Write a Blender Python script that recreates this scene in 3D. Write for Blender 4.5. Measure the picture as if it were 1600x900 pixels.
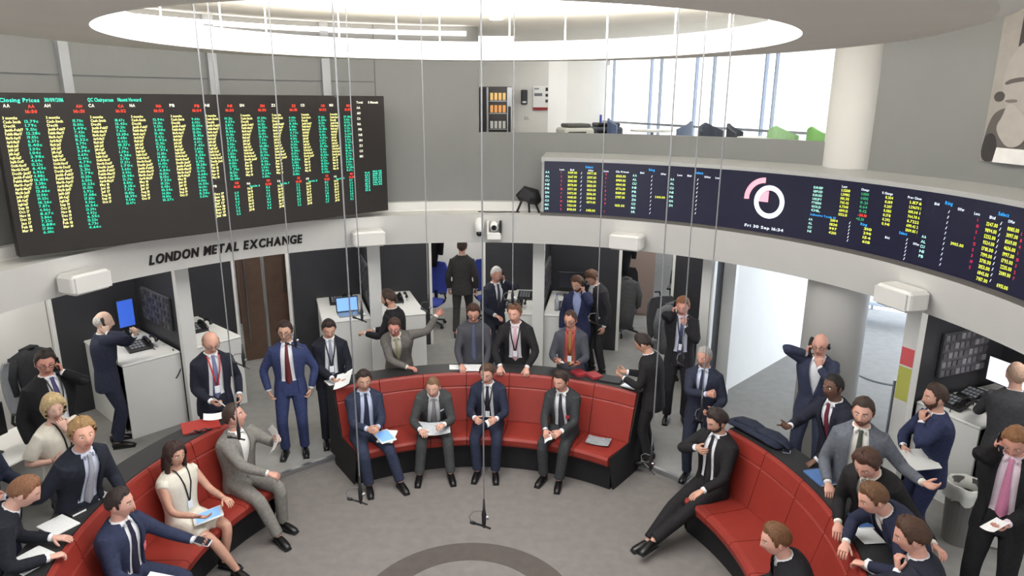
import bpy, bmesh, math, random
import numpy as np
from mathutils import Vector, Matrix
random.seed(7)
rng = np.random.default_rng(5)
for _o in list(bpy.data.objects): bpy.data.objects.remove(_o)
SC = bpy.context.scene
COL = SC.collection
R_ = math.radians

# ------------------------------------------------------------------ camera
CAM_H = 4.2853
cd = bpy.data.cameras.new('camera'); cam = bpy.data.objects.new('camera', cd); COL.objects.link(cam)
cd.sensor_width = 36.0; cd.lens = 1092.5 / 1600 * 36.0
cd.clip_start = .05; cd.clip_end = 200
cam.location = (0, 0, CAM_H)
cam.rotation_euler = (Matrix.Rotation(math.pi/2 - .2627, 3, 'X') @ Matrix.Rotation(.0054, 3, 'Z')).to_euler()
SC.camera = cam

# ------------------------------------------------------------------ world, exposure, large lights
W = bpy.data.worlds.new('world'); SC.world = W; W.use_nodes = True
_bg = W.node_tree.nodes['Background']
_bg.inputs[0].default_value = (.93, .96, 1.0, 1); _bg.inputs[1].default_value = 1.25
SC.view_settings.view_transform = 'Standard'; SC.view_settings.look = 'None'
SC.view_settings.gamma = 1.0; SC.view_settings.exposure = 0.10
try: SC.view_settings.use_curve_mapping = False
except Exception: pass

def area_light(name, loc, rot, size, size_y, power, color=(1, 1, 1)):
    l = bpy.data.lights.new(name, 'AREA'); l.shape = 'RECTANGLE'; l.size = size; l.size_y = size_y
    l.energy = power; l.color = color
    o = bpy.data.objects.new(name, l); o.location = loc; o.rotation_euler = rot; COL.objects.link(o)
    return o

CX, CY = -.3761, 5.105          # centre of the trading ring
ZF = .10                        # walkway floor, one low step above the ring floor
ZU = 2.98                       # upper floor
ZC = 5.22                       # upper ceiling
def pp(r, phi, z=0.0):
    a = R_(phi); return Vector((CX + r*math.sin(a), CY + r*math.cos(a), z))

# ------------------------------------------------------------------ materials
MATS = {}
def srgb(c):
    return tuple(((v/255)/12.92 if v/255 <= .04045 else ((v/255+.055)/1.055)**2.4) for v in c)
def mat(name, col, rough=.6, metal=0.0, noise=0.0, nscale=60, bump=0.0, bscale=200, emit=None, spec=.5, alpha=None, trans=0.0):
    """col in 0-255 sRGB; noise varies the value of the colour, bump gives fine relief"""
    if name in MATS: return MATS[name]
    m = bpy.data.materials.new(name); m.use_nodes = True; nt = m.node_tree
    b = nt.nodes['Principled BSDF']; c = srgb(col) + (1,)
    b.inputs['Base Color'].default_value = c; b.inputs['Roughness'].default_value = rough
    b.inputs['Metallic'].default_value = metal
    b.inputs['Specular IOR Level'].default_value = spec
    if trans: b.inputs['Transmission Weight'].default_value = trans
    tc = None
    if noise or bump:
        tc = nt.nodes.new('ShaderNodeTexCoord')
    if noise:
        n = nt.nodes.new('ShaderNodeTexNoise'); n.inputs['Scale'].default_value = nscale; n.inputs['Detail'].default_value = 4
        nt.links.new(tc.outputs['Object'], n.inputs['Vector'])
        r = nt.nodes.new('ShaderNodeValToRGB')
        r.color_ramp.elements[0].position = .3; r.color_ramp.elements[1].position = .7
        r.color_ramp.elements[0].color = tuple(max(0, v*(1-noise)) for v in c[:3]) + (1,)
        r.color_ramp.elements[1].color = tuple(min(1, v*(1+noise)) for v in c[:3]) + (1,)
        nt.links.new(n.outputs['Fac'], r.inputs['Fac']); nt.links.new(r.outputs['Color'], b.inputs['Base Color'])
    if bump:
        n2 = nt.nodes.new('ShaderNodeTexNoise'); n2.inputs['Scale'].default_value = bscale; n2.inputs['Detail'].default_value = 3
        nt.links.new(tc.outputs['Object'], n2.inputs['Vector'])
        bp = nt.nodes.new('ShaderNodeBump'); bp.inputs['Strength'].default_value = bump; bp.inputs['Distance'].default_value = .01
        nt.links.new(n2.outputs['Fac'], bp.inputs['Height']); nt.links.new(bp.outputs['Normal'], b.inputs['Normal'])
    if emit:
        b.inputs['Emission Color'].default_value = c; b.inputs['Emission Strength'].default_value = emit
    MATS[name] = m
    return m
def fabric(col, kind='suit'):
    key = kind + '_%d_%d_%d' % tuple(col)
    if kind == 'suit':
        g = sum(col)/3; col = [c*.72 + g*.28 for c in col]
        return mat(key, col, .85, noise=.16, nscale=35, bump=.25, bscale=420, spec=.2)
    if kind == 'shirt': return mat(key, col, .8, noise=.05, nscale=20, bump=.15, bscale=60, spec=.25)
    if kind == 'skin':
        g = sum(col)/3; col = [c*.86 + g*.14 - 4 for c in col]
        return mat(key, col, .55, noise=.06, nscale=18, spec=.35)
    if kind == 'hair': return mat(key, col, .6, noise=.3, nscale=70, bump=.5, bscale=150, spec=.35)
    if kind == 'tie': return mat(key, col, .5, noise=.1, nscale=90, spec=.4)
    return mat(key, col, .5)

# ------------------------------------------------------------------ mesh building
class MB:
    def __init__(s): s.v = []; s.f = []; s.m = []; s.mi = 0
    def add(s, vs, fs):
        o = len(s.v); s.v += [tuple(map(float, p)) for p in vs]
        for f in fs: s.f.append([i+o for i in f]); s.m.append(s.mi)
        return s
    def box(s, c, size, rz=0.0, M=None):
        x, y, z = [d/2 for d in size]
        vs = [Vector((sx*x, sy*y, sz*z)) for sz in (-1, 1) for sy in (-1, 1) for sx in (-1, 1)]
        T = Matrix.Translation(Vector(c)) @ (M.to_4x4() if M is not None else Matrix.Rotation(rz, 4, 'Z'))
        return s.add([T @ v for v in vs], [(0,2,3,1),(4,5,7,6),(0,1,5,4),(2,6,7,3),(0,4,6,2),(1,3,7,5)])
    def rbox(s, c, size, r=.01, rz=0.0, M=None, seg=3):
        """box with rounded vertical edges and a small top/bottom chamfer"""
        x, y, z = [d/2 for d in size]; r = min(r, x*.98, y*.98); ch = min(r*.6, z*.9)
        T = Matrix.Translation(Vector(c)) @ (M.to_4x4() if M is not None else Matrix.Rotation(rz, 4, 'Z'))
        def ring(inset, zz):
            out = []
            for k, (sx, sy) in enumerate(((1,1),(-1,1),(-1,-1),(1,-1))):
                for j in range(seg+1):
                    a = (k + j/seg)*math.pi/2
                    out.append(T @ Vector((sx*(x-r) + (r-inset)*math.cos(a), sy*(y-r) + (r-inset)*math.sin(a), zz)))
            return out
        rings = [ring(ch, -z), ring(0, -z+ch), ring(0, z-ch), ring(ch, z)]
        n = len(rings[0]); vs = sum(rings, []); fs = []
        for k in range(3):
            for i in range(n):
                j = (i+1) % n; fs.append((k*n+i, k*n+j, (k+1)*n+j, (k+1)*n+i))
        fs.append(tuple(range(n-1, -1, -1))); fs.append(tuple(range(3*n, 4*n)))
        return s.add(vs, fs)
    def cyl(s, p0, p1, r0, r1=None, n=12, caps=True):
        r1 = r0 if r1 is None else r1; p0 = Vector(p0); p1 = Vector(p1); d = (p1-p0).normalized()
        a = d.orthogonal().normalized(); b = d.cross(a); vs = []
        for p, r in ((p0, r0), (p1, r1)):
            for i in range(n):
                t = 2*math.pi*i/n; vs.append(p + a*r*math.cos(t) + b*r*math.sin(t))
        fs = [(i, (i+1) % n, n+(i+1) % n, n+i) for i in range(n)]
        if caps: fs += [tuple(range(n-1, -1, -1)), tuple(range(n, 2*n))]
        return s.add(vs, fs)
    def tube(s, pts, r, n=6):
        pts = [Vector(p) for p in pts]
        return s.loft(pts, [(r, r)]*len(pts), n=n)
    def loft(s, pts, radii, side=None, n=12, cap=True):
        pts = [Vector(p) for p in pts]; N = len(pts); prev = None; vs = []
        for i, p in enumerate(pts):
            t = (pts[min(i+1, N-1)] - pts[max(i-1, 0)])
            t = t.normalized() if t.length > 1e-9 else Vector((0, 0, 1))
            if side is not None:
                sd = Vector(side[i] if isinstance(side, list) else side)
            else:
                sd = prev if prev is not None else t.orthogonal()
            sd = (sd - t*sd.dot(t)).normalized(); prev = sd; u = t.cross(sd)
            rx, ry = radii[i]
            for k in range(n):
                a = 2*math.pi*k/n; vs.append(p + sd*rx*math.cos(a) + u*ry*math.sin(a))
        fs = []
        for i in range(N-1):
            for k in range(n):
                j = (k+1) % n; fs.append((i*n+k, i*n+j, (i+1)*n+j, (i+1)*n+k))
        if cap: fs += [tuple(range(n-1, -1, -1)), tuple(range((N-1)*n, N*n))]
        return s.add(vs, fs)
    def ball(s, c, r, n=10, m=6, M=None):
        r = (r, r, r) if not hasattr(r, '__len__') else r
        vs = []; c = Vector(c)
        for i in range(m+1):
            u = math.pi*i/m
            for k in range(n):
                a = 2*math.pi*k/n
                q = Vector((r[0]*math.sin(u)*math.cos(a), r[1]*math.sin(u)*math.sin(a), r[2]*math.cos(u)))
                vs.append(c + (M @ q if M is not None else q))
        fs = [(i*n+k, (i+1)*n+k, (i+1)*n+(k+1) % n, i*n+(k+1) % n) for i in range(m) for k in range(n)]
        return s.add(vs, fs)
    def sweep(s, prof, phi0, phi1, n=None):
        """closed (r,z) outline swept about the ring centre, with end caps"""
        n = n or max(1, int(abs(phi1-phi0)/2.0)); L = len(prof); vs = []
        for i in range(n+1):
            ph = phi0 + (phi1-phi0)*i/n
            for r, z in prof: vs.append(pp(r, ph, z))
        fs = []
        for i in range(n):
            for k in range(L):
                j = (k+1) % L; fs.append((i*L+k, i*L+j, (i+1)*L+j, (i+1)*L+k))
        if abs(phi1-phi0) < 359.9: fs += [tuple(range(L-1, -1, -1)), tuple(range(n*L, (n+1)*L))]
        return s.add(vs, fs)
    def prism(s, poly, z0, z1):
        n = len(poly); vs = [(x, y, z0) for x, y in poly] + [(x, y, z1) for x, y in poly]
        return s.add(vs, [tuple(range(n-1, -1, -1)), tuple(range(n, 2*n))] + [(i, (i+1) % n, n+(i+1) % n, n+i) for i in range(n)])
    def xform(s, M):
        s.v = [tuple(M @ Vector(p)) for p in s.v]; return s
    def mesh(s, name, mats, smooth=False):
        me = bpy.data.meshes.new(name); me.from_pydata(s.v, [], s.f)
        if not isinstance(mats, (list, tuple)): mats = [mats]
        for m in mats: me.materials.append(m)
        if len(mats) > 1: me.polygons.foreach_set('material_index', s.m)
        bm = bmesh.new(); bm.from_mesh(me); bmesh.ops.recalc_face_normals(bm, faces=bm.faces); bm.to_mesh(me); bm.free()
        if smooth: me.polygons.foreach_set('use_smooth', [True]*len(me.polygons))
        me.update(); return me

def tag(o, label=None, cat=None, group=None, kind=None):
    if label: o['label'] = label
    if cat: o['category'] = cat
    if group: o['group'] = group
    if kind: o['kind'] = kind
    return o
def obj(name, mb, mats, parent=None, smooth=False, loc=None, rz=0.0, M=None, **kw):
    me = mb.mesh(name, mats, smooth) if isinstance(mb, MB) else mb
    o = bpy.data.objects.new(name, me); COL.objects.link(o)
    if parent is not None: o.parent = parent
    if loc is not None: o.location = loc
    if rz: o.rotation_euler = (0, 0, rz)
    if M is not None: o.matrix_local = M
    return tag(o, **kw)
def empty(name, loc=(0, 0, 0), rz=0.0, **kw):
    o = bpy.data.objects.new(name, None); COL.objects.link(o); o.location = loc; o.rotation_euler = (0, 0, rz)
    o.empty_display_size = .1
    return tag(o, **kw)
def copy_tree(o, parent=None, **kw):
    c = o.copy(); COL.objects.link(c); c.parent = parent
    for ch in list(o.children): copy_tree(ch, c)
    return tag(c, **kw)
BAKE = []                        # objects whose modifiers are applied together at the end
def smooth_union(o, voxel, it=4, fac=.5):
    m = o.modifiers.new('remesh', 'REMESH'); m.mode = 'VOXEL'; m.voxel_size = voxel; m.use_smooth_shade = True
    if it:
        k = o.modifiers.new('smooth', 'SMOOTH'); k.factor = fac; k.iterations = it
    BAKE.append(o)
def bake_all():
    bpy.context.view_layer.update(); dg = bpy.context.evaluated_depsgraph_get()
    done = []
    for o in BAKE:
        me = bpy.data.meshes.new_from_object(o.evaluated_get(dg)); me.name = o.data.name + '_m'
        done.append((o, me))
    for o, me in done:
        mats = list(o.data.materials); o.modifiers.clear(); o.data = me
        if not me.materials:
            for m in mats: me.materials.append(m)
    BAKE.clear()
# ------------------------------------------------------------------ people
def V(*a): return Vector(a)
def lerp_tab(tab, t):
    xs = [r[0] for r in tab]
    return [float(np.interp(t, xs, [r[k] for r in tab])) for k in range(1, len(tab[0]))]
def rot_about(v, axis, ang): return Matrix.Rotation(ang, 3, axis) @ v
TORSO = [(-.22,.185,.130),(-.12,.190,.132),(0,.182,.126),(.12,.162,.112),(.25,.176,.122),(.36,.203,.134),(.42,.214,.134),
         (.465,.215,.124),(.495,.196,.112),(.525,.154,.099),(.55,.110,.088),(.575,.082,.078),(.60,.072,.072)]
GAP_CLOSED = [(-.2,.075),(-.1,.045),(0,.018),(.09,.004),(.16,.006),(.3,.045),(.42,.068),(.52,.072),(.6,.058)]
GAP_OPEN = [(-.2,.13),(-.05,.105),(.15,.085),(.35,.08),(.5,.076),(.6,.058)]
class Spine:
    def __init__(s, p0, a0, a1, side, twist, girth=1.0):
        s.g = girth; s.ts = np.arange(-.24, .80, .01); i0 = int(np.argmin(abs(s.ts))); n = len(s.ts)
        s.fr = []
        for t in s.ts:
            u = min(max(t/.45, 0), 1); al = R_(a0 + (a1-a0)*u); be = R_(side*u); tw = R_(twist*u)
            up = Vector((math.sin(be), math.sin(al), math.cos(al)*math.cos(be))).normalized()
            x = Vector((math.cos(tw), -math.sin(tw), 0)); x = (x - up*x.dot(up)).normalized(); f = up.cross(x)
            s.fr.append((x, f, up))
        s.c = [None]*n; s.c[i0] = Vector(p0)
        for i in range(i0+1, n): s.c[i] = s.c[i-1] + s.fr[i-1][2]*.01
        for i in range(i0-1, -1, -1): s.c[i] = s.c[i+1] - s.fr[i+1][2]*.01
    def at(s, t):
        i = min(max(int(round((t+.24)/.01)), 0), len(s.ts)-1); return s.c[i], s.fr[i]
    def ab(s, t, off=0.0):
        a, b = lerp_tab(TORSO, t); g = 1 + (s.g-1)*max(0, 1-max(0, t-.3)/.2) if t > .3 else s.g
        return a*(1+(g-1)*.75)+off, b*g+off
    def surf(s, t, x, off=0.0):
        c, (sx, fy, up) = s.at(t); a, b = s.ab(t, off); q = max(0, 1-(x/a)**2)
        return c + sx*x + fy*b*math.sqrt(q)
    def ring(s, t, n, off=0.0):
        c, (sx, fy, up) = s.at(t); a, b = s.ab(t, off); out = []
        for k in range(n):
            th = 2*math.pi*k/n; sn, cs = math.sin(th), math.cos(th)
            out.append(c + sx*a*math.copysign(abs(sn)**.88, sn) + fy*b*math.copysign(abs(cs)**.88, cs))
        return out
    def solid(s, mb, t0, t1, off, n=20, m=14):
        vs = []; T = np.linspace(t0, t1, m)
        for t in T: vs += s.ring(t, n, off)
        fs = [(i*n+k, i*n+(k+1) % n, (i+1)*n+(k+1) % n, (i+1)*n+k) for i in range(m-1) for k in range(n)]
        fs += [tuple(range(n-1, -1, -1)), tuple(range((m-1)*n, m*n))]
        mb.add(vs, fs)
    def shell(s, mb, t0, t1, gap, off=.012, th=.03, n=30, m=17):
        T = np.linspace(t0, t1, m); out = []; inn = []
        for t in T:
            c, (sx, fy, up) = s.at(t); w = lerp_tab(gap, t)[0]
            for arr, o in ((out, off), (inn, off-th)):
                a, b = s.ab(t, o); aa = s.ab(t, off)[0]; g = math.asin(min(.97, w/aa))
                for k in range(n):
                    ang = g + (2*math.pi-2*g)*k/(n-1); sn, cs = math.sin(ang), math.cos(ang)
                    arr.append(c + sx*a*math.copysign(abs(sn)**.88, sn) + fy*b*math.copysign(abs(cs)**.88, cs))
        o = len(out); fs = []
        for i in range(m-1):
            for k in range(n-1):
                q = (i*n+k, i*n+k+1, (i+1)*n+k+1, (i+1)*n+k); fs.append(q); fs.append(tuple(o+j for j in reversed(q)))
            for k in (0, n-1):
                q = (i*n+k, (i+1)*n+k, o+(i+1)*n+k, o+i*n+k); fs.append(q if k == 0 else tuple(reversed(q)))
        for i in (0, m-1):
            for k in range(n-1):
                q = (i*n+k, i*n+k+1, o+i*n+k+1, o+i*n+k); fs.append(q if i else tuple(reversed(q)))
        mb.add(out+inn, fs)
def two_bone(A, B, l1, l2, pole):
    d = B - A; L = min(max(d.length, abs(l1-l2)+.02), (l1+l2)*.998); d = d.normalized(); B = A + d*L
    x = (l1*l1 - l2*l2 + L*L)/(2*L); h = math.sqrt(max(0, l1*l1 - x*x))
    p = pole - d*pole.dot(d); p = p.normalized() if p.length > 1e-6 else d.orthogonal().normalized()
    return A + d*x + p*h, B
def limb_pts(A, J, B, rnd=.06):
    d1 = (J-A).normalized(); d2 = (B-J).normalized(); a = J - d1*rnd; b = J + d2*rnd
    pts = [A, A.lerp(a, .33), A.lerp(a, .7), a]
    pts += [a.lerp(J, .5).lerp(J.lerp(b, .5), .5)] + [b, b.lerp(B, .33), b.lerp(B, .7), B]
    return pts
def limb(mb, A, J, B, rr, n=12, end=None):
    pts = limb_pts(A, J, B); B2 = pts[-1]
    mb.loft(pts, [(r, r) for r in rr], n=n)
HEADN, HEADM = 40, 30
def head_pt(u, v):
    d = Vector((math.sin(u)*math.sin(v), math.sin(u)*math.cos(v), math.cos(u)))
    x, y, z = d.x*.076, d.y*(.092 if d.y > 0 else .103), d.z*.121
    if z < -.015:
        k = min(1, (-.015-z)/.105); x *= 1 - .36*k**1.3
        y *= (1 - .06*k) if y > 0 else (1 - .42*k)
        if y > 0 and z < -.07: y += .006
    if y > 0:
        z_n = z
        nose = math.exp(-(x/.0125)**2) * (np.interp(z_n, [-.052,-.04,-.026,.0,.03,.045], [0,.012,.024,.013,.004,0]))
        y += float(nose)
        for sx in (-1, 1):
            y -= .010*math.exp(-((x-sx*.030)/.016)**2 - ((z-.010)/.013)**2)
            y += .0025*math.exp(-((x-sx*.030)/.022)**2 - ((z-.036)/.010)**2)
        y += .005*math.exp(-(x/.022)**2 - ((z+.060)/.010)**2)
        y -= .004*math.exp(-(x/.02)**2 - ((z+.082)/.008)**2)
    return Vector((x, y, z))
def lonv(k): w = 2*math.pi*k/HEADN; return w - .45*math.sin(w)
def latu(i): return math.pi*i/HEADM
HEAD_V = [head_pt(latu(i), lonv(k)) for i in range(HEADM+1) for k in range(HEADN)]
HEAD_F = [(i*HEADN+k, (i+1)*HEADN+k, (i+1)*HEADN+(k+1) % HEADN, i*HEADN+(k+1) % HEADN) for i in range(HEADM) for k in range(HEADN)]
def hairline(v, style):
    a = abs((math.degrees(v)+180) % 360 - 180)
    if style == 'fringe': return float(np.interp(a, [0,62,80,110,180], [.30,.30,.02,-.02,-.075])) 
    if style == 'recede': return float(np.interp(a, [0,18,35,62,78,95,115,180], [.088,.092,.10,.05,-.03,.005,-.03,-.08]))
    if style in ('long', 'bob'): return float(np.interp(a, [0,25,45,62,80,100,180], [.075,.070,.04,-.06,-.10,-.11,-.12]))
    return float(np.interp(a, [0,30,52,66,78,95,115,180], [.080,.084,.074,.035,-.03,.005,-.03,-.08]))
def make_hair(mb, HM, style):
    T = {'short':.012,'crop':.006,'full':.018,'recede':.009,'fringe':.008,'long':.02,'bob':.024,'quiff':.024}[style]
    vs = []; ok = []
    top = .052 if style == 'fringe' else 9
    for i in range(HEADM+1):
        for k in range(HEADN):
            p = head_pt(latu(i), lonv(k)); v = lonv(k); hl = hairline(v, style); d = Vector((p.x/.076**1.2, p.y/.1**1.2, p.z/.12**1.2)).normalized()
            q = (p.z-hl)/.03; e = min(max(q, 0), 1); e = e*e*(3-2*e)
            if style == 'fringe': e = min(e, min(max((top-p.z)/.02, 0), 1))
            amp = T*e*(1 + .10*math.sin(5*v+.7*i) + .10*math.sin(11*v)) + .0015
            if style in ('full', 'quiff', 'short') and p.z > .06 and p.y > -.02: amp *= 1.35
            vs.append(HM @ (p + d*amp)); ok.append(p.z > hl-.008 and p.z < top+.01)
    fs = [f for f in HEAD_F if all(ok[j] for j in f)]
    mb.add(vs, fs)
    if style == 'long':
        for off, w in ((0, .075),):
            pts = [HM @ V(0,-.075,.02), HM @ V(0,-.10,-.06), HM @ V(0,-.105,-.14), HM @ V(.01,-.095,-.22), HM @ V(.015,-.085,-.29)]
            mb.loft(pts, [(.07,.03),(.08,.035),(.08,.03),(.07,.025),(.03,.012)], side=HM.to_3x3() @ V(1,0,0), n=12)
        for sx in (-1, 1):
            pts = [HM @ V(sx*.07,.0,.03), HM @ V(sx*.085,.005,-.06), HM @ V(sx*.088,.01,-.15), HM @ V(sx*.085,.03,-.25)]
            mb.loft(pts, [(.02,.035),(.022,.04),(.02,.035),(.008,.015)], side=HM.to_3x3() @ V(1,0,0), n=10)
def make_hand(mb, W, d, n, thumb_sign, curl, thumb=.4, spread=.0):
    d = d.normalized(); n = (n - d*n.dot(d)); n = n.normalized() if n.length > 1e-5 else d.orthogonal().normalized()
    t = d.cross(n)*thumb_sign
    mb.loft([W - d*.02, W + d*.012, W + d*.045, W + d*.075, W + d*.095],
            [(.025,.019),(.026,.018),(.037,.0155),(.041,.0135),(.036,.010)], side=t, n=12)
    for j, (o, L) in enumerate(((.030,.072),(.0105,.080),(-.0095,.074),(-.029,.058))):
        p = W + d*.082 + t*o; ang = 0.0; c = curl[j] if hasattr(curl, '__len__') else curl
        dd = (d + t*(o*spread*8)).normalized(); ax = dd.cross(n).normalized()
        pts = [p]; rr = [(.0095,.0095)]
        for k, (fr, bend) in enumerate(((.45, 72), (.31, 95), (.24, 55))):
            ang += R_(bend)*c; seg = rot_about(dd, ax, ang)
            pts.append(pts[-1] + seg*L*fr*.55); rr.append((.0088-.0006*k,)*2)
            pts.append(pts[-1] + seg*L*fr*.45); rr.append((.0086-.0008*k,)*2)
        rr[-1] = (.0055, .0055)
        mb.loft(pts, rr, side=t, n=7)
    p = W + d*.022 + t*.026 + n*.004; a = (d*.62 + t*(.72-.5*thumb) + n*(.15+.55*thumb)).normalized()
    b = (a + d*.45 + n*.25*thumb).normalized()
    mb.loft([p - a*.012, p + a*.02, p + a*.042, p + a*.042 + b*.018, p + a*.042 + b*.034],
            [(.014,.013),(.0125,.012),(.0105,.0105),(.0098,.0095),(.006,.006)], n=8)

HEADS = {}
def person(pid, x, y, face, label, h=1.78, z=ZF, sit=False, a0=0, a1=2, side=0, twist=0, head=(0, 5, 0),
           RH=None, LH=None, rp=None, lp=None, rd=None, ld=None, rn=None, ln=None, rc=.35, lc=.35, rt=.4, lt=.4,
           RF=None, LF=None, hipx=(0, 0), hipz=None, top='suit', gap='closed', suit=(40,42,52), shirt=(225,225,228), tie=None, trousers=None,
           hair='short', hairc=(58,42,32), skin=(205,152,128), glasses=False, sun=False, beard=None, lanyard=None, badge=None, girth=1.0,
           shoes=(18,17,18), pocket=None, group=None, headset=False, watch=False):
    """local axes: x to the person's right, y forward, z up; face is a bearing, 0 away from the camera, 90 to picture right"""
    s = h/1.78
    T = lambda p: Vector(p)/s if p is not None else None
    if hipz is None: hipz = (.515/s if sit else .925)
    P0 = V(hipx[0], hipx[1], hipz)
    sp = Spine(P0, a0, a1, side, twist, girth)
    body = MB(); skinm = fabric(skin, 'skin')
    # joints
    hips = {k: P0 + sp.at(0)[1][0]*k*.092 for k in (1, -1)}
    foot = {1: T(RF) if RF else (V(.12,.47,.085) if sit else V(.115,.02,.085)), -1: T(LF) if LF else (V(-.12,.47,.085) if sit else V(-.115,-.01,.085))}
    knees, ank = {}, {}
    for k in (1, -1):
        knees[k], ank[k] = two_bone(hips[k], foot[k], .445, .425, V(.12*k, 1, .25))
    # head
    nb, (nx, nf, nu) = sp.at(.60)
    hy, hp, hr = head
    HR = Matrix.Rotation(-R_(hy), 3, 'Z') @ Matrix.Rotation(-R_(hp), 3, 'X') @ Matrix.Rotation(R_(hr), 3, 'Y')
    hc = nb + nu*.070 + HR @ V(0, .022, .050)
    HM = Matrix.Translation(hc) @ HR.to_4x4() @ Matrix.Scale(1.06, 4)
    shc, (sx, fy, up) = sp.at(.475)
    def reach(kind, k):
        if kind == 'ear': return HM @ V(k*.112, .045, -.105), HR @ V(-.10*k, -.22, .95), HR @ V(-k, 0, 0)
        if kind == 'mouth': return HM @ V(k*.035, .155, -.165), HR @ V(-.22*k, -.30, .9), HR @ V(-.2*k, -1, -.1)
        return HM @ V(k*.05, .125, -.205), HR @ V(-.25*k, -.12, .95), HR @ V(-.35*k, -1, 0)
    if isinstance(RH, str): tR, rd, rn = reach(RH, 1); RH = tR*s; rp = rp or (.75, .25, -.65)
    if isinstance(LH, str): tL, ld, ln = reach(LH, -1); LH = tL*s; lp = lp or (-.75, .25, -.65)
    hands = {1: T(RH), -1: T(LH)}; sh, elb, wr = {}, {}, {}
    for k, pole in ((1, rp), (-1, lp)):
        S = shc + sx*k*.181*(1+(girth-1)*.4)
        tgt = hands[k] if hands[k] is not None else S + V(.07*k, .03, -.54)
        if tgt.z > S.z-.05: S = S + up*.022
        S = S + (tgt-S).normalized()*.012
        pole = Vector(pole) if pole else V(.45*k, -.75, -.55)
        elb[k], wr[k] = two_bone(S, tgt, .295, .262, pole); sh[k] = S
    # body under the clothes: torso, neck and limbs joined into one surface
    core = MB(); sp.solid(core, -.1, .56, -.022, 16, 10)
    core.loft([sp.at(.50)[0], nb, nb.lerp(hc, .45), hc + HR @ V(0,-.02,-.03)], [(.075,.065),(.058,.060),(.056,.060),(.055,.062)], side=nx, n=14)
    bare = top in ('dress', 'blouse')
    for k in (1, -1):
        limb(core, sh[k], elb[k], wr[k], [.05,.047,.043,.039,.038,.037,.036,.031,.026], 10)
        lr = [.085,.08,.07,.058,.053,.053,.054,.045,.036] if bare else [.08,.075,.065,.052,.05,.048,.048,.04,.034]
        limb(core, hips[k], knees[k], ank[k], lr, 10)
        fd = V(.12*k, 1, 0) if not sit else V(.1*k, 1, 0)
        fd = fd.normalized(); a = ank[k]
        core.loft([a + V(0,0,-.01) - fd*.03, a + fd*.06 - V(0,0,.035), a + fd*.14 - V(0,0,.055)], [(.034,.034),(.034,.03),(.03,.018)], n=10)
    # head, eyes, ears, hands carried by the same mesh
    o0 = MB()
    o0.mi = 0
    hv = [HM @ p for p in HEAD_V]; base = len(o0.v)
    o0.add(hv, [])
    for f in HEAD_F:
        c = sum((HEAD_V[j] for j in f), Vector())/4
        mi = 0
        if c.y > .05 and .028 < c.z < .040 and .014 < abs(c.x) < .050: mi = 1
        if c.y > .05 and -.066 < c.z < -.050 and abs(c.x) < .024: mi = 2
        o0.f.append([base+j for j in f]); o0.m.append(mi)
    for k in (1, -1):
        o0.mi = 3; o0.ball(HM @ V(.030*k,.0685,.010), .0125, 8, 6)
        o0.mi = 4; o0.ball(HM @ V(.030*k,.0775,.009), .0058, 6, 4)
        o0.mi = 0; o0.ball(HM @ V(.076*k,-.008,-.006), (.011,.020,.033), 8, 6, M=HR @ Matrix.Rotation(-.25*k, 3, 'Z'))
    defn = {1: V(-1,0,-.1), -1: V(1,0,-.1)}
    for k, dd, nn, cc, tt in ((1, rd, rn, rc, rt), (-1, ld, ln, lc, lt)):
        d = Vector(dd).normalized() if dd else (wr[k]-elb[k]).normalized()
        n = Vector(nn) if nn else defn[k]
        make_hand(o0, wr[k], d, n, k, cc, tt)
    def sc(mb): mb.v = [(p[0]*s, p[1]*s, p[2]*s) for p in mb.v]; return mb
    browm = fabric([int(a*.5+b*.5) for a, b in zip(hairc, skin)], 'hair')
    lipm = fabric([int(skin[0]*.88), int(skin[1]*.76), int(skin[2]*.76)], 'skin')
    mats = [skinm, browm, lipm, mat('eye_white', (225,222,216), .3), mat('iris_dark', (30,22,18), .2)]
    # the core is smoothed alone, then carries the detail parts in the same mesh (baked in join_bodies)
    rt_o = obj('person', sc(core), [skinm], smooth=True, loc=(x, y, z), rz=-R_(face), label=label, cat='person', group=group)
    smooth_union(rt_o, .02*s, 3)
    DETAIL.append((rt_o, sc(o0), mats))
    HEADS[pid] = (rt_o, (hc + V(0,0,.12))*s)
    def child(name, mb, m, smooth=True, **kw): return obj(name, sc(mb), m, rt_o, smooth, **kw)
    suitm = fabric(suit); trm = fabric(trousers or suit); shm = fabric(shirt, 'shirt')
    # trousers / skirt
    if top == 'dress':
        mb = MB(); sp.solid(mb, -.10, .535, .006, 22, 14)
        for k in (1, -1):
            kn = hips[k].lerp(knees[k], .78)
            mb.loft([hips[k], hips[k].lerp(kn, .5), kn], [(.105,.10),(.10,.088),(.092,.078)], n=14)
        mid = (hips[1].lerp(knees[1], .72) + hips[-1].lerp(knees[-1], .72))/2
        mb.loft([P0, mid], [(.12,.085),(.09,.07)], side=V(1,0,0), n=12)
        c = child('dress', mb, shm); smooth_union(c, .012*s, 4)
    else:
        mb = MB(); sp.solid(mb, -.10, .10, -.004, 18, 6)
        for k in (1, -1):
            e = ank[k] + (knees[k]-ank[k]).normalized()*.015
            limb(mb, hips[k], knees[k], e, [.100*(1+(girth-1)*.5),.094,.083,.072,.070,.068,.066,.062,.062], 14)
        c = child('trousers', mb, trm); smooth_union(c, .014*s, 3)
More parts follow.
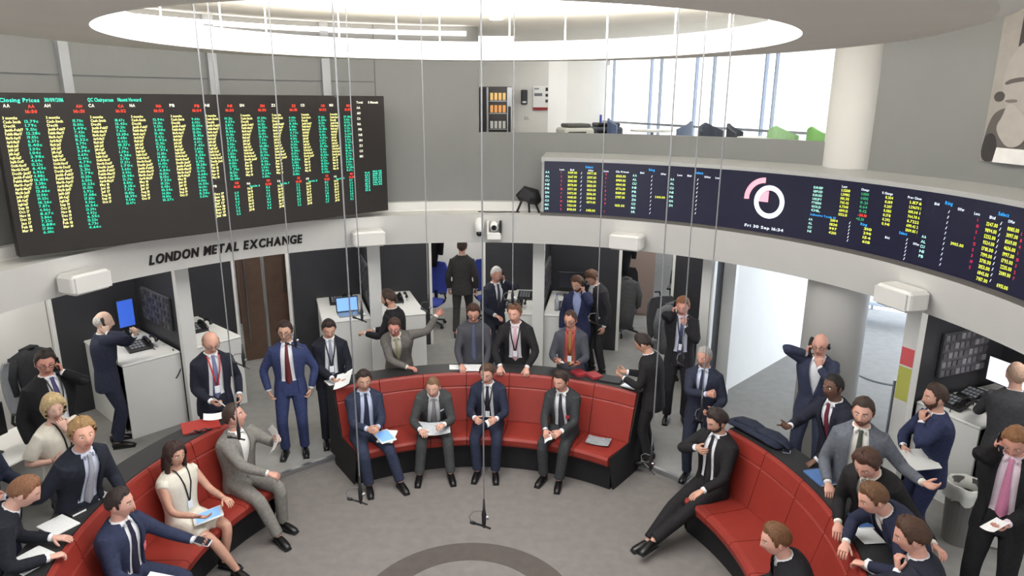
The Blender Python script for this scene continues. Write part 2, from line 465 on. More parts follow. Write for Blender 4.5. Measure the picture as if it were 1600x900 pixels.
    # shoes
    for k in (1, -1):
        a = ank[k]; fd = V(.14*k, 1, 0).normalized()
        sd = V(fd.y, -fd.x, 0); tilt = 0.0
        zb = a.z - .085
        q = lambda f, zz: V(a.x, a.y, 0) + fd*f + V(0, 0, zb + zz)
        mb = MB()
        mb.loft([q(-.07,.045), q(-.055,.045), q(-.01,.05), q(.06,.045), q(.12,.034), q(.17,.028), q(.20,.022)],
                [(.02,.03),(.034,.043),(.038,.050),(.042,.044),(.045,.033),(.038,.026),(.014,.012)], side=sd, n=12)
        mb.box(q(.065,.008), (.07,.25,.016), rz=math.atan2(fd.y, fd.x)-math.pi/2)
        child('shoe', mb, mat('shoe_%d%d%d' % tuple(shoes), shoes, .3))
    # upper body
    slr = [.078,.070,.062,.056,.054,.052,.050,.046,.042]
    if top == 'suit':
        gp = GAP_CLOSED if gap == 'closed' else GAP_OPEN
        mb = MB(); sp.shell(mb, -.07 if sit else -.15, .578, gp)
        for k in (1, -1):
            A = sh[k] - (elb[k]-sh[k]).normalized()*.015 - sx*k*.03
            e = wr[k] + (elb[k]-wr[k]).normalized()*.022
            limb(mb, A, elb[k], e, slr, 14)
        c = child('jacket', mb, suitm); smooth_union(c, .0125*s, 3)
        for k in (1, -1):                       # lapels along the opening
            vs = []; fs = []; tl = [.13,.2,.27,.34,.40,.43,.47,.52,.56]; wd = [.004,.024,.04,.052,.058,.042,.046,.036,.02]
            for t, w in zip(tl, wd):
                g = lerp_tab(gp, t)[0]
                for xx, of in ((g-.006, .017), (g+w*.5, .023), (g+w, .019)): vs.append(sp.surf(t, k*min(xx, sp.ab(t, .01)[0]*.97), of))
            for i in range(len(tl)-1):
                for j in (0, 1): fs.append((i*3+j, i*3+j+1, (i+1)*3+j+1, (i+1)*3+j))
            mb = MB(); mb.add(vs, fs); child('lapel', mb, suitm)
        mb = MB(); sp.solid(mb, .02, .575, -.012, 20, 14)
        shirt_o = child('shirt', mb, shm)
    else:
        mb = MB(); sp.solid(mb, -.10 if top == 'blouse' else -.04, .575 if top == 'shirt' else .55, .004, 22, 16)
        for k in (1, -1):
            A = sh[k] - sx*k*.03
            if top == 'dress':
                mb.loft([A, sh[k].lerp(elb[k], .18)], [(.07,.07),(.062,.062)], n=12)
            elif top == 'blouse':
                limb(mb, A, sh[k].lerp(elb[k], .35), sh[k].lerp(elb[k], .75), [.078,.076,.074,.072,.070,.070,.069,.068,.068], 12)
            else:
                e = wr[k] + (elb[k]-wr[k]).normalized()*.01
                limb(mb, A, elb[k], e, [v-.006 for v in slr], 14)
        c = child('blouse' if top != 'shirt' else 'shirt', mb, shm); smooth_union(c, .0125*s, 4)
        shirt_o = c
    # collar
    if top in ('suit', 'shirt'):
        mb = MB(); vs = []; fs = []; n = 22
        for t, o in ((.550, .0), (.578, -.008), (.584, -.005), (.558, .005)):
            cc_, (ax, af, au) = sp.at(t); a, b = .068+o, .070+o
            for k in range(n):
                g = .35; ang = g + (2*math.pi-2*g)*k/(n-1); vs.append(cc_ + ax*a*math.sin(ang) + af*b*math.cos(ang))
        for i in range(3):
            for k in range(n-1): fs.append((i*n+k, i*n+k+1, (i+1)*n+k+1, (i+1)*n+k))
        mb.add(vs, fs)
        cc_, (ax, af, au) = sp.at(.578)
        for k in (1, -1):
            a = cc_ + ax*k*.008 + af*.064; b = cc_ + ax*k*.052 + af*.040
            e = sp.at(.528)[0] + ax*k*.042 + af*.088
            mb.add([a, b, e, a + af*.004, b + af*.004, e + af*.004], [(0,1,2),(3,5,4),(0,3,4,1),(1,4,5,2),(2,5,3,0)])
        child('collar', mb, shm)
        if top == 'suit':
            for k in (1, -1):
                d = (wr[k]-elb[k]).normalized(); mb = MB()
                mb.loft([wr[k]-d*.05, wr[k]+d*.0], [(.033,.033),(.032,.032)], n=12)
                child('cuff', mb, shm)
    if tie:
        off = -.004 if top == 'suit' else .011
        tl = [.572,.555,.54,.53,.45,.35,.25,.16,.10,.06]; wl = [.013,.019,.015,.016,.021,.027,.033,.039,.041,.003]
        vs = []
        for t, w in zip(tl, wl):
            for xx in (-w, 0, w):
                p = sp.surf(t, xx, off + (.008 if t > .535 else .004)); vs.append(p)
        n0 = len(vs); vs += [p - sp.at(.3)[1][1]*.008 for p in vs[:n0]]
        fs = []
        for i in range(len(tl)-1):
            for j in (0, 1):
                q = (i*3+j, i*3+j+1, (i+1)*3+j+1, (i+1)*3+j); fs.append(q); fs.append(tuple(n0+e for e in reversed(q)))
            for j in (0, 2): fs.append((i*3+j, (i+1)*3+j, n0+(i+1)*3+j, n0+i*3+j))
        mb = MB(); mb.add(vs, fs); child('tie', mb, fabric(tie, 'tie'))
    if lanyard:
        off = .022 if top == 'suit' else .012
        mb = MB(); pts = []
        for k in (1, -1):
            P = [sp.at(.585)[0] + nx*k*.05 - nf*.03] + [sp.surf(t, k*xx, off) for t, xx in ((.56,.062),(.50,.052),(.42,.04),(.32,.022),(.22,.004))]
            mb.loft(P, [(.008,.0025)]*len(P), side=nx, n=6)
        ln_o = child('lanyard', mb, fabric(lanyard, 'tie'))
        mb = MB(); c0 = sp.surf(.185, 0, off+.004); cc_, (ax, af, au) = sp.at(.185)
        M = Matrix((ax, af, au)).transposed(); mb.box(c0, (.055,.005,.085), M=M)
        obj('badge', sc(mb), mat('badge_white', (225,228,232), .4), ln_o)
    if badge:
        mb = MB(); c0 = sp.surf(.27, -.10, .03); cc_, (ax, af, au) = sp.at(.27)
        M = Matrix((ax, af, au)).transposed() @ Matrix.Rotation(.5, 3, 'Z'); mb.box(c0, (.07,.006,.05), M=M)
        child('badge', mb, fabric(badge, 'tie'), smooth=False)
    if pocket:
        mb = MB(); c0 = sp.surf(.40, -.10, .022); cc_, (ax, af, au) = sp.at(.40)
        mb.box(c0, (.05,.008,.022), M=Matrix((ax, af, au)).transposed() @ Matrix.Rotation(.5, 3, 'Z') @ Matrix.Rotation(.2, 3, 'Y'))
        child('pocket_square', mb, fabric(pocket, 'shirt'), smooth=False)
    # head dressing
    if hair != 'bald':
        mb = MB(); make_hair(mb, HM, hair); child('hair', mb, fabric(hairc, 'hair'))
    if beard:
        mb = MB(); vs = []; ok = []
        for i in range(HEADM+1):
            for k in range(HEADN):
                p = HEAD_V[i*HEADN+k]; a = abs((math.degrees(lonv(k))+180) % 360 - 180)
                up_l = float(np.interp(a, [0,12,22,35,60,85], [-.036,-.036,-.045,-.045,-.03,-.005]))
                lo = float(np.interp(a, [0,40,85], [-.125,-.12,-.06]))
                ok.append(lo < p.z < up_l and a < 88 and not (abs(p.x) < .02 and -.070 < p.z < -.050))
                d = Vector((p.x*1.3, p.y, p.z*.6)).normalized(); vs.append(HM @ (p + d*.0055))
        mb.add(vs, [f for f in HEAD_F if sum(ok[j] for j in f) >= 3]); child('beard', mb, fabric(beard, 'hair'))
    if glasses:
        mb = MB()
        for k in (1, -1):
            ring = [HM @ V(.032*k + .023*math.cos(a), .097, .010 + .016*math.sin(a)) for a in [i*math.pi/5 for i in range(11)]]
            mb.tube(ring, .0028, 5)
            mb.tube([HM @ V(.055*k,.096,.014), HM @ V(.076*k,.05,.012), HM @ V(.078*k,-.01,.010)], .0025, 5)
        mb.tube([HM @ V(-.009,.098,.012), HM @ V(.009,.098,.012)], .0026, 5)
        child('glasses', mb, mat('glasses_frame', (28,24,24), .3))
    if headset:
        mb = MB()
        for k in (1, -1): mb.ball(HM @ V(.086*k,-.005,-.005), (.018,.032,.036), 10, 6, M=HR)
        child('earpiece', mb, mat('black_plastic', (24,24,26), .4))
    if watch:
        k = 1 if watch == 'R' else -1; d = (wr[k]-elb[k]).normalized(); mb = MB()
        mb.loft([wr[k]-d*.012, wr[k]+d*.008], [(.032,.032)]*2, n=12); child('watch', mb, mat('steel', (150,152,155), .3, 1.0))
    Mw = Matrix.Translation((x, y, z)) @ Matrix.Rotation(-R_(face), 4, 'Z')
    info = {'root': rt_o, 'M': Mw, 's': s}
    for k, nm in ((1, 'R'), (-1, 'L')):
        d = Vector(rd if k == 1 else ld).normalized() if (rd if k == 1 else ld) else (wr[k]-elb[k]).normalized()
        n = Vector((rn if k == 1 else ln) or defn[k]); n = (n - d*n.dot(d)).normalized()
        t = d.cross(n)*k
        info[nm] = (Mw @ (wr[k]*s), Mw.to_3x3() @ d, Mw.to_3x3() @ n, Mw.to_3x3() @ t)
    info['head'] = Mw @ Matrix.Scale(s, 4) @ HM
    info['surf'] = lambda t, xx, off=.02: Mw @ (sp.surf(t, xx, off)*s)
    info['knees'] = (Mw @ (knees[1]*s), Mw @ (knees[-1]*s)); info['hips'] = (Mw @ (hips[1]*s), Mw @ (hips[-1]*s))
    return info
DETAIL = []
def join_bodies():
    """head and hands are added to the smoothed body so that each person is one mesh"""
    for o, mb, mats in DETAIL:
        me = o.data; n = len(me.vertices)
        vs = [tuple(v.co) for v in me.vertices]; fs = [list(p.vertices) for p in me.polygons]; mi = [0]*len(fs)
        fs += [[j+n for j in f] for f in mb.f]; vs += mb.v; mi += mb.m
        m2 = bpy.data.meshes.new('person_body'); m2.from_pydata(vs, [], fs)
        for m in mats: m2.materials.append(m)
        m2.polygons.foreach_set('material_index', mi); m2.polygons.foreach_set('use_smooth', [True]*len(fs)); m2.update()
        o.data = m2
    DETAIL.clear()
# ------------------------------------------------------------------ materials of the place
M_FLOOR = mat('carpet_grey', (128,122,118), .95, noise=.07, nscale=9, bump=.4, bscale=500, spec=.1)
M_WALK = mat('carpet_walkway', (146,144,141), .95, noise=.06, nscale=8, bump=.4, bscale=500, spec=.1)
M_INLAY = mat('carpet_inlay_brown', (94,87,83), .95, noise=.06, nscale=10, bump=.4, bscale=500, spec=.1)
M_WHITE = mat('painted_white', (226,224,219), .55, noise=.015, nscale=3, spec=.3)
M_CEIL = mat('painted_ceiling', (238,234,225), .8, noise=.02, nscale=2, spec=.2)
M_GREY = mat('painted_grey_wall', (129,129,127), .7, noise=.02, nscale=2, spec=.25)
M_PIL = mat('pilaster_grey', (166,167,169), .5, spec=.3)
M_DARK = mat('charcoal_laminate', (52,52,56), .45, noise=.06, nscale=5, spec=.4)
M_BLACK = mat('black_plastic', (24,24,26), .4)
M_DESK = mat('black_desk', (44,43,44), .5, noise=.08, nscale=12, spec=.35)
M_RED = mat('red_leather', (141,48,39), .45, noise=.05, nscale=6, bump=.15, bscale=260, spec=.4)
M_BASE = mat('bench_base_black', (34,33,34), .6, spec=.3)
M_ALU = mat('aluminium', (176,178,180), .35, .9)
M_STEEL = mat('steel', (150,152,155), .3, 1.0)
M_LAM = mat('white_laminate', (222,221,217), .4, noise=.01, nscale=4, spec=.4)
M_PAPER = mat('paper_white', (240,240,238), .7)
M_BROWN = mat('walnut_door', (92,72,60), .45, noise=.15, nscale=7, spec=.4)
M_COVE = mat('cove_lamp', (255,250,240), .5, emit=12.0)
M_PANEL = mat('downlight_and_added_panel', (255,252,246), .5, emit=12.0)  # for the downlights, and for the unseen panels added over the booths
M_SKY = mat('daylight_pane', (240,247,255), .3, emit=1.6)
M_SKY2 = mat('daylight_pane_low', (232,243,255), .3, emit=4.0)
M_BLIND = mat('white_blind', (246,246,243), .6, emit=1.1)
M_MULL = mat('mullion_blue_grey', (158,170,190), .4, .1)
def structure(name, mb, m, parent=None, smooth=False):
    return obj(name, mb, m, parent, smooth, kind=None if parent is not None else 'structure')

# ------------------------------------------------------------------ floors
mb = MB(); mb.prism([tuple(pp(3.12, a)[:2]) for a in range(0, 360, 3)], -.12, 0.0); structure('floor', mb, M_FLOOR)
mb = MB(); mb.sweep([(3.12,-.12),(17,-.12),(17,ZF),(3.12,ZF)], 0, 360, 120); structure('floor_walkway', mb, M_WALK)
mb = MB(); mb.sweep([(3.10,.07),(3.15,.07),(3.15,ZF+.006),(3.10,ZF+.006)], 0, 360, 120); structure('trim_1', mb, M_ALU)
mb = MB(); mb.sweep([(.72,-.005),(.992,-.005),(.992,.003),(.72,.003)], 0, 360, 72); structure('trim_2', mb, M_INLAY)

# ------------------------------------------------------------------ ceiling disc with its round opening, hangers, cove lamp, upper ceiling
mb = MB(); mb.sweep([(2.205,4.666),(3.10,4.70),(3.22,4.735),(3.22,4.76),(3.05,4.80),(2.24,4.84),(2.205,4.84)], 0, 360, 120)
disc = structure('ceiling', mb, M_CEIL, smooth=False)
for k in range(22):
    a = -120 + k*12.4 + (3 if k % 3 else 0)
    mb = MB(); mb.cyl(pp(2.75, a, 4.80), pp(2.75, a, ZC), .007, n=6); structure('hanger_rod', mb, M_WHITE, disc)
mb = MB(); mb.sweep([(2.66,4.822),(2.88,4.812),(2.88,4.83),(2.66,4.84)], 0, 360, 90)
obj('cove_lamp', mb, M_COVE, label='ring of white cove lighting lying on top of the ceiling disc', cat='cove light')
mb = MB(); mb.sweep([(0.001,ZC),(4.9,ZC),(4.9,ZC+.12),(0.001,ZC+.12)], 0, 360, 60); upc = structure('ceiling_upper', mb, M_CEIL)
mb = MB(); mb.sweep([(4.9,ZC),(15.5,ZC),(15.5,ZC+.12),(4.9,ZC+.12)], -125, 125, 60); structure('ceiling_upper_outer', mb, M_CEIL)
mb = MB(); mb.sweep([(0.001,ZC-.03),(2.9,ZC-.03),(2.94,ZC),(0.001,ZC)], 0, 360, 72)
obj('luminous_ceiling', mb, mat('luminous_ceiling', (253,254,255), .5, emit=5.0), label='large round luminous ceiling panel above the opening in the ceiling disc', cat='ceiling light')
for (r, a, w) in ((3.75, 2.6, .16), (3.2, 2.2, .16), (3.3, 40, .2)):
    mb = MB(); p = pp(r, a, ZC-.012); mb.cyl(p, p + V(0,0,.02), w/2, n=18)
    obj('downlight', mb, M_PANEL, label={3.2:'round recessed downlight nearest the opening rim in the upper ceiling', 3.75:'round recessed downlight behind its twin in the upper ceiling', 3.3:'round recessed downlight above the daylit windows'}[r], cat='downlight', group='recessed downlights above the ceiling disc')

# ------------------------------------------------------------------ fascia band, ledge, upper walls
mb = MB(); mb.sweep([(4.38,2.384),(4.212,2.80),(4.60,2.80),(4.60,2.92),(4.72,2.92),(4.72,2.60),(4.44,2.384)], -112, 112, 112)
structure('wall_fascia', mb, mat('fascia_white', (216,214,209), .5, noise=.015, nscale=3, spec=.3))
mb = MB(); mb.sweep([(4.46,2.60),(15.5,2.60),(15.5,ZU),(4.72,ZU),(4.72,2.9),(4.46,2.7)], -112, 112, 70); structure('ceiling_booths', mb, M_WHITE)
mb = MB(); mb.sweep([(4.70,2.90),(4.84,2.90),(4.84,ZC),(4.70,ZC)], -112, -1.1, 60); wl = structure('wall_left', mb, M_GREY)
for a in (-61.7, -42.3, -25.5, -82):
    mb = MB(); mb.sweep([(4.64,2.92),(4.70,2.92),(4.70,ZC),(4.64,ZC)], a-.62, a+.62, 1); structure('pilaster', mb, M_PIL, wl)
mb = MB(); mb.sweep([(4.692,4.50),(4.70,4.50),(4.70,4.512),(4.692,4.512)], -100, -18, 50); structure('panel_joint', mb, mat('joint_dark', (90,90,92), .7), wl)
mb = MB(); mb.sweep([(4.695,4.3),(4.70,4.3),(4.70,ZC),(4.695,ZC)], -17.9, -17.75, 1); structure('panel_joint', mb, MATS['joint_dark'], wl)
mb = MB(); mb.sweep([(4.60,5.12),(4.70,5.10),(4.70,5.14),(4.60,5.15)], -80, -3, 50)
obj('cornice_lamp', mb, mat('cornice_lamp', (255,250,244), .5, emit=2.2), label='slim strip light running along the top of the grey wall', cat='strip light')
mb = MB(); mb.sweep([(4.70,2.90),(4.84,2.90),(4.84,3.855),(4.70,3.855)], -1.1, 56.5, 40); structure('wall_parapet', mb, M_GREY)
mb = MB(); mb.sweep([(4.66,2.90),(4.80,2.90),(4.80,ZC),(4.66,ZC)], 61.0, 112, 30); structure('wall_right', mb, M_GREY)

# ------------------------------------------------------------------ round column through both floors
cc = pp(4.93, 57.1)
mb = MB(); mb.cyl((cc.x, cc.y, ZF), (cc.x, cc.y, ZC), .335, n=40); structure('column', mb, mat('column_cream', (196,194,190), .6, noise=.01, nscale=3), smooth=True)

# ------------------------------------------------------------------ upper floor room
def slab(x0, y0, x1, y1, z0, z1, th):
    a = Vector((x0, y0, 0)); b = Vector((x1, y1, 0)); d = (b-a); n = Vector((-d.y, d.x, 0)).normalized()*th
    mb = MB(); mb.prism([tuple(a[:2]), tuple(b[:2]), tuple((b+n)[:2]), tuple((a+n)[:2])], z0, z1); return mb
structure('wall_upper_back', slab(-2.6, 12.95, .63, 12.95, ZU, ZC, .12), M_WHITE)
structure('wall_upper_return', slab(.63, 12.95, 1.0, 13.45, ZU, ZC, .12), M_WHITE)
structure('wall_upper_end', slab(1.0, 13.45, 1.76, 13.78, ZU, ZC, .12), M_WHITE)
WA, WB = Vector((1.769, 13.757, 0)), Vector((4.35, 7.54, 0)); WD = (WB-WA); WL = WD.length; WD.normalize(); WN = Vector((-WD.y, WD.x, 0))
win = empty('window_1', WA, kind='structure')
wang = math.atan2(WD.y, WD.x); SREF = (Vector((3.884, 8.662, 0))-WA).length
edges = [0, .047, .272, .324, .497, .573, .771, .806, .989, WL/SREF]
for i in range(len(edges)-1):
    u0, u1 = edges[i]*SREF, edges[i+1]*SREF; narrow = i in (0, 2, 4, 6)
    mb = MB(); mb.box(((u0+u1)/2, .06, (ZU+ZC)/2), (u1-u0-.02, .02, ZC-ZU)); p = obj('pane', mb, M_SKY if narrow else M_BLIND, win); p.rotation_euler = (0, 0, wang)
for u in edges[1:-1]:
    mb = MB(); mb.box((u*SREF, .0, (ZU+ZC)/2), (.022, .05, ZC-ZU)); p = obj('mullion', mb, M_MULL, win); p.rotation_euler = (0, 0, wang)
mb = MB(); mb.box((WL/2, -.05, 3.90), (WL, .03, .035)); p = obj('transom', mb, mat('rail_grey', (165,170,178), .4, .5), win); p.rotation_euler = (0, 0, wang)
structure('wall_upper_side', slab(4.35, 7.54, 4.5, 6.6, ZU, ZC, -.1), M_WHITE)

# vending machine
v = empty('vending_machine', (-.294, 12.55, ZU), label='dark glass-fronted snack vending machine against the white wall upstairs', cat='vending machine')
mb = MB(); mb.rbox((0, .0, .76), (.55, .7, 1.52), .02); obj('cabinet', mb, mat('vending_grey', (70,66,64), .4), v)
mb = MB(); mb.box((-.215, -.36, .76), (.12, .02, 1.46)); obj('side_panel', mb, mat('vending_black', (38,34,34), .35), v)
mb = MB(); mb.box((-.135, -.365, .76), (.03, .03, 1.5)); obj('door_frame', mb, M_ALU, v)
mb = MB(); mb.box((.235, -.365, .76), (.08, .03, 1.5)); fr = obj('control_panel', mb, M_ALU, v)
mb = MB(); mb.box((.235, -.385, .8), (.045, .015, .8)); obj('keypad', mb, M_BLACK, fr)
mb = MB(); mb.box((.04, -.357, .82), (.30, .012, 1.3)); obj('glass', mb, mat('vending_inside', (60,52,46), .15), v)
for row, (zz, col) in enumerate(((1.36, (230,190,120)), (1.16, (225,160,90)), (.90, (205,205,200)), (.66, (170,165,160)), (.44, (190,190,190)))):
    sh_ = MB(); sh_.box((.04, -.368, zz-.075), (.29, .014, .012)); so = obj('shelf', sh_, M_ALU, v)
    for k in range(4):
        mb = MB(); mb.rbox((-.065+k*.07, -.372, zz), (.05, .02, .12), .008); obj('snack', mb, mat('snack_%d' % row, col, .5, emit=.35 if row < 2 else .1), so)
# wall dispenser, socket, notice board
mb = MB(); mb.rbox((.20, 12.90, 4.335), (.115, .09, .25), .02); d = obj('paper_dispenser', mb, M_BLACK, label='small black paper dispenser on the white upstairs wall', cat='dispenser')
mb = MB(); mb.box((.20, 12.85, 4.25), (.07, .01, .03)); obj('slot', mb, M_ALU, d)
mb = MB(); mb.rbox((.26, 12.94, 3.98), (.09, .02, .07), .01); s_ = obj('wall_socket', mb, M_LAM, label='cream wall socket plate below the dispenser', cat='socket')
mb = MB(); mb.box((.26, 12.926, 3.985), (.03, .006, .02)); obj('switch', mb, M_ALU, s_)
nb_ = empty('notice_board', (.49, 12.93, 4.32), label='white notice poster with red strip and black panels on the upstairs wall', cat='poster')
mb = MB(); mb.box((0, 0, 0), (.265, .012, .42)); obj('sheet', mb, M_PAPER, nb_)
for (cx, cz, w, hh, c) in ((0, -.185, .265, .05, (150,40,40)), (.11, .15, .045, .06, (40,40,44)), (.11, .05, .045, .05, (40,40,44)), (.11, -.05, .045, .05, (60,60,64)), (-.04, .06, .14, .05, (120,120,126)), (-.07, .16, .08, .03, (150,150,155))):
    mb = MB(); mb.box((cx, -.009, cz), (w, .006, hh)); obj('print_block', mb, mat('print_%d_%d_%d' % c, c, .6), nb_)
# printer, copier and upstairs seats
def office_printer(name, x, y, rz, label, light):
    p = empty(name, (x, y, ZU), rz, label=label, cat='printer'); p.scale = (1, 1, 1.09)
    mb = MB(); mb.rbox((0, 0, .30), (.55, .5, .60), .03); obj('cabinet', mb, M_LAM if light else mat('copier_dark', (70,74,84), .5), p)
    mb = MB(); mb.rbox((0, -.01, .70), (.52, .46, .20), .05); b = obj('body', mb, mat('printer_shell', (214,212,200), .5) if light else mat('copier_dark', (70,74,84), .5), p)
    mb = MB(); mb.rbox((.02, 0, .83), (.40, .38, .06), .03); obj('scanner_lid', mb, mat('printer_lid', (90,88,84), .5) if light else M_BLACK, p)
    mb = MB(); mb.box((-.05, -.25, .72), (.3, .03, .05)); obj('paper_tray', mb, M_BLACK, b)
office_printer('printer', 1.02, 11.85, .3, 'cream desktop printer on a white cabinet behind the parapet', True)
office_printer('photocopier', 1.58, 12.35, .2, 'dark grey photocopier standing beside the cream printer', False)
mb = MB(); mb.box((1.50, 12.3, ZU+.97), (.035, .05, .2)); mb.box((1.50, 12.3, ZU+.87), (.08, .09, .02))
obj('blue_sign_holder', mb, mat('blue_plastic', (70,90,190), .4), label='small upright blue sign holder on the photocopier', cat='sign holder')
def tub_chair(x, y, face, col, label):
    c = empty('cafe_chair', (x, y, ZU), -R_(face), label=label, cat='chair', group='chairs along the upstairs windows'); c.scale = (.92, .92, 1.11)
    m = mat('chair_%d_%d_%d' % col, col, .6, noise=.05, nscale=15)
    mb = MB(); mb.rbox((0, 0, .46), (.46, .46, .07), .08); obj('seat', mb, m, c)
    vs = []; fs = []; n = 12
    for i in range(n+1):
        a = -1.25 + 2.5*i/n; top = .92 - .10*abs(a)/1.25
        for rr in (.26, .22):
            for zz in (.44, (top+.44)/2, top): vs.append((rr*math.sin(a), -rr*math.cos(a) + .02, zz))
    for i in range(n):
        b0, b1 = i*6, (i+1)*6
        for j in (0, 1):
            fs.append((b0+j, b0+j+1, b1+j+1, b1+j)); fs.append((b0+3+j, b1+3+j, b1+4+j, b0+4+j))
        fs.append((b0+2, b0+5, b1+5, b1+2)); fs.append((b0, b1, b1+3, b0+3))
    fs += [(0,3,4,1), (1,4,5,2), (n*6,n*6+1,n*6+4,n*6+3), (n*6+1,n*6+2,n*6+5,n*6+4)]
    mb = MB(); mb.add(vs, fs); obj('backrest', mb, m, c, smooth=False)
    for sx in (-1, 1):
        for sy in (-1, 1):
            mb = MB(); mb.cyl((sx*.21, sy*.21, 0), (sx*.16, sy*.16, .44), .012, .014, 8); obj('leg', mb, M_STEEL, c)
tub_chair(1.80, 12.0, 100, (92,108,140), 'blue-grey cafe chair beside the photocopier upstairs')
tub_chair(2.42, 10.55, -60, (104,116,138), 'pale slate cafe chair alone between two window mullions')
tub_chair(2.74, 9.66, 150, (66,72,84), 'dark slate cafe chair, one of the close pair by the window')
tub_chair(3.02, 9.36, 120, (58,62,72), 'charcoal cafe chair tucked behind its dark slate neighbour')
tub_chair(3.36, 8.78, 60, (150,190,140), 'pale green cafe chair with slim back by the window')
tub_chair(3.72, 8.48, 80, (128,182,104), 'bright green cafe chair next to the round column')
def cafe_table(x, y, label):
    t = empty('cafe_table', (x, y, ZU), label=label, cat='table', group='tables along the upstairs windows')
    mb = MB(); mb.cyl((0,0,.84), (0,0,.868), .34, n=28); obj('table_top', mb, M_LAM, t)
    mb = MB(); mb.cyl((0,0,.02), (0,0,.84), .028, n=12); obj('stem', mb, M_STEEL, t)
    mb = MB(); mb.cyl((0,0,0), (0,0,.02), .22, .2, n=24); obj('base', mb, M_STEEL, t)
cafe_table(2.18, 11.2, 'round white cafe table near the pale slate chair'); cafe_table(3.18, 9.0, 'round white cafe table between charcoal and green chairs')

# ------------------------------------------------------------------ lettering
GLY = {}
def load_glyphs(chars, res=2, bold=.022):
    tmp = []
    for ch in chars:
        cu = bpy.data.curves.new('g', 'FONT'); cu.body = ch; cu.resolution_u = res; cu.offset = bold; cu.fill_mode = 'FRONT' if hasattr(cu, 'fill_mode') else 'FRONT'
        o = bpy.data.objects.new('g', cu); COL.objects.link(o); tmp.append((ch, o, cu))
    bpy.context.view_layer.update(); dg = bpy.context.evaluated_depsgraph_get()
    for ch, o, cu in tmp:
        me = bpy.data.meshes.new_from_object(o.evaluated_get(dg))
        vs = [(v.co.x, v.co.y) for v in me.vertices]; fs = [tuple(p.vertices) for p in me.polygons]
        x0 = min((v[0] for v in vs), default=0); x1 = max((v[0] for v in vs), default=.25)
        GLY[ch] = ([(x-x0, y) for x, y in vs], fs, x1-x0); bpy.data.meshes.remove(me)
    for ch, o, cu in tmp:
        bpy.data.objects.remove(o); bpy.data.curves.remove(cu)
load_glyphs("ABCDEFGHIJKLMNOPQRSTUVWXYZabcdefghijklmnopqrstuvwxyz0123456789.:/%+-'")
def text_flat(s, x, y, size, out, width=None, space=.09, bold=0.0):
    """adds glyph outlines to out = (verts2d, faces); width squeezes or stretches the line to a given length"""
    adv = sum(GLY[c][2] + space if c in GLY else .32 for c in s) - space
    kx = size if width is None else width/max(adv, .01); px = x
    for c in s:
        if c not in GLY: px += .32*kx; continue
        vs, fs, w = GLY[c]; o = len(out[0])
        out[0].extend((px + vx*kx, y + vy*size) for vx, vy in vs); out[1].extend(tuple(i+o for i in f) for f in fs)
        px += (w + space)*kx
    return px
# ------------------------------------------------------------------ the company sign on the fascia
def fascia_r(z): return 4.38 + (4.212-4.38)*(z-2.384)/(2.80-2.384)
load_glyphs('LONDMETAXCHG', 3, .034)
sign = empty('wall_sign', pp(4.3, -44, 2.58), label='dark raised lettering LONDON METAL EXCHANGE on the white fascia', cat='sign')
M_SIGN = mat('sign_dark', (40,36,34), .45)
SG = "LONDON METAL EXCHANGE"; tot = sum(GLY[c][2]+.13 if c in GLY else .42 for c in SG)
arc = R_(24.6)*4.31; kx = arc/tot; px = 0
for c in SG:
    if c not in GLY: px += .42*kx; continue
    vs, fs, w = GLY[c]; n = len(vs); v3 = []
    for lay in (.018, .0):
        for vx, vy in vs:
            z = 2.515 + vy*.158; ph = -56.7 + math.degrees((px + vx*kx)/4.31); v3.append(pp(fascia_r(z)-lay-.001, ph, z) - sign.location)
    mb = MB(); mb.add(v3, list(fs)); 
    from collections import Counter
    ec = Counter(); 
    for f in fs:
        for i in range(len(f)): ec[tuple(sorted((f[i], f[(i+1) % len(f)])))] += 1
    mb.add([], []); o_ = 0
    for (a, b), q in ec.items():
        if q == 1: mb.f.append([a, b, n+b, n+a]); mb.m.append(0)
    obj('letter', mb, M_SIGN, sign); px += (w+.13)*kx

load_glyphs('LONDMETAXCHG')
# ------------------------------------------------------------------ large flat price board
M_LEDBG = mat('led_board_face', (46,42,40), .5, spec=.3)
LED = {k: mat('led_'+k, c, .5, emit=e) for k, c, e in (('yellow', (240,236,150), .95), ('green', (40,205,165), .85), ('red', (235,60,38), 1.0), ('white', (235,235,215), .9), ('teal', (60,215,180), .85),
       ('lime', (205,215,70), .95), ('mint', (160,220,205), .8), ('magenta', (200,40,75), .9), ('cyan', (40,150,225), 1.0), ('pale', (215,225,235), .85), ('dgreen', (40,150,95), .9), ('pink', (235,150,165), .95), ('ring', (232,235,248), 1.0))}
BTR, BBL = pp(4.3, -17.2), pp(4.3, -74.3); BE = (BTR-BBL); BL_ = BE.length; BE.normalize(); BN = Vector((BE.y, -BE.x, 0))
board = empty('price_board', BBL + Vector((0, 0, 2.875)), math.atan2(BE.y, BE.x), label='large dark display board of yellow and green closing prices', cat='display board')
Z0 = 2.875
mb = MB(); mb.rbox((BL_/2, .06, .72), (BL_+.02, .12, 1.46), .012); obj('panel', mb, M_LEDBG, board)
mb = MB(); mb.box((BL_/2, .20, .70), (BL_-.5, .16, 1.0)); obj('mounting_frame', mb, M_BLACK, board)
def board_text(name, lines, m):
    out = ([], [])
    for (s, u, z, size, w) in lines: text_flat(s, u, z-Z0, size, out, w)
    mb = MB(); mb.add([(x, -.004, y) for x, y in out[0]], out[1]); return obj(name, mb, m, board, kind='stuff')
YC = [.05,.38,.74,1.10,1.475,1.83,2.21,2.575,2.94,3.32]; GC = [.21,.59,.95,1.30,1.68,2.03,2.40,2.78,3.16,3.51]
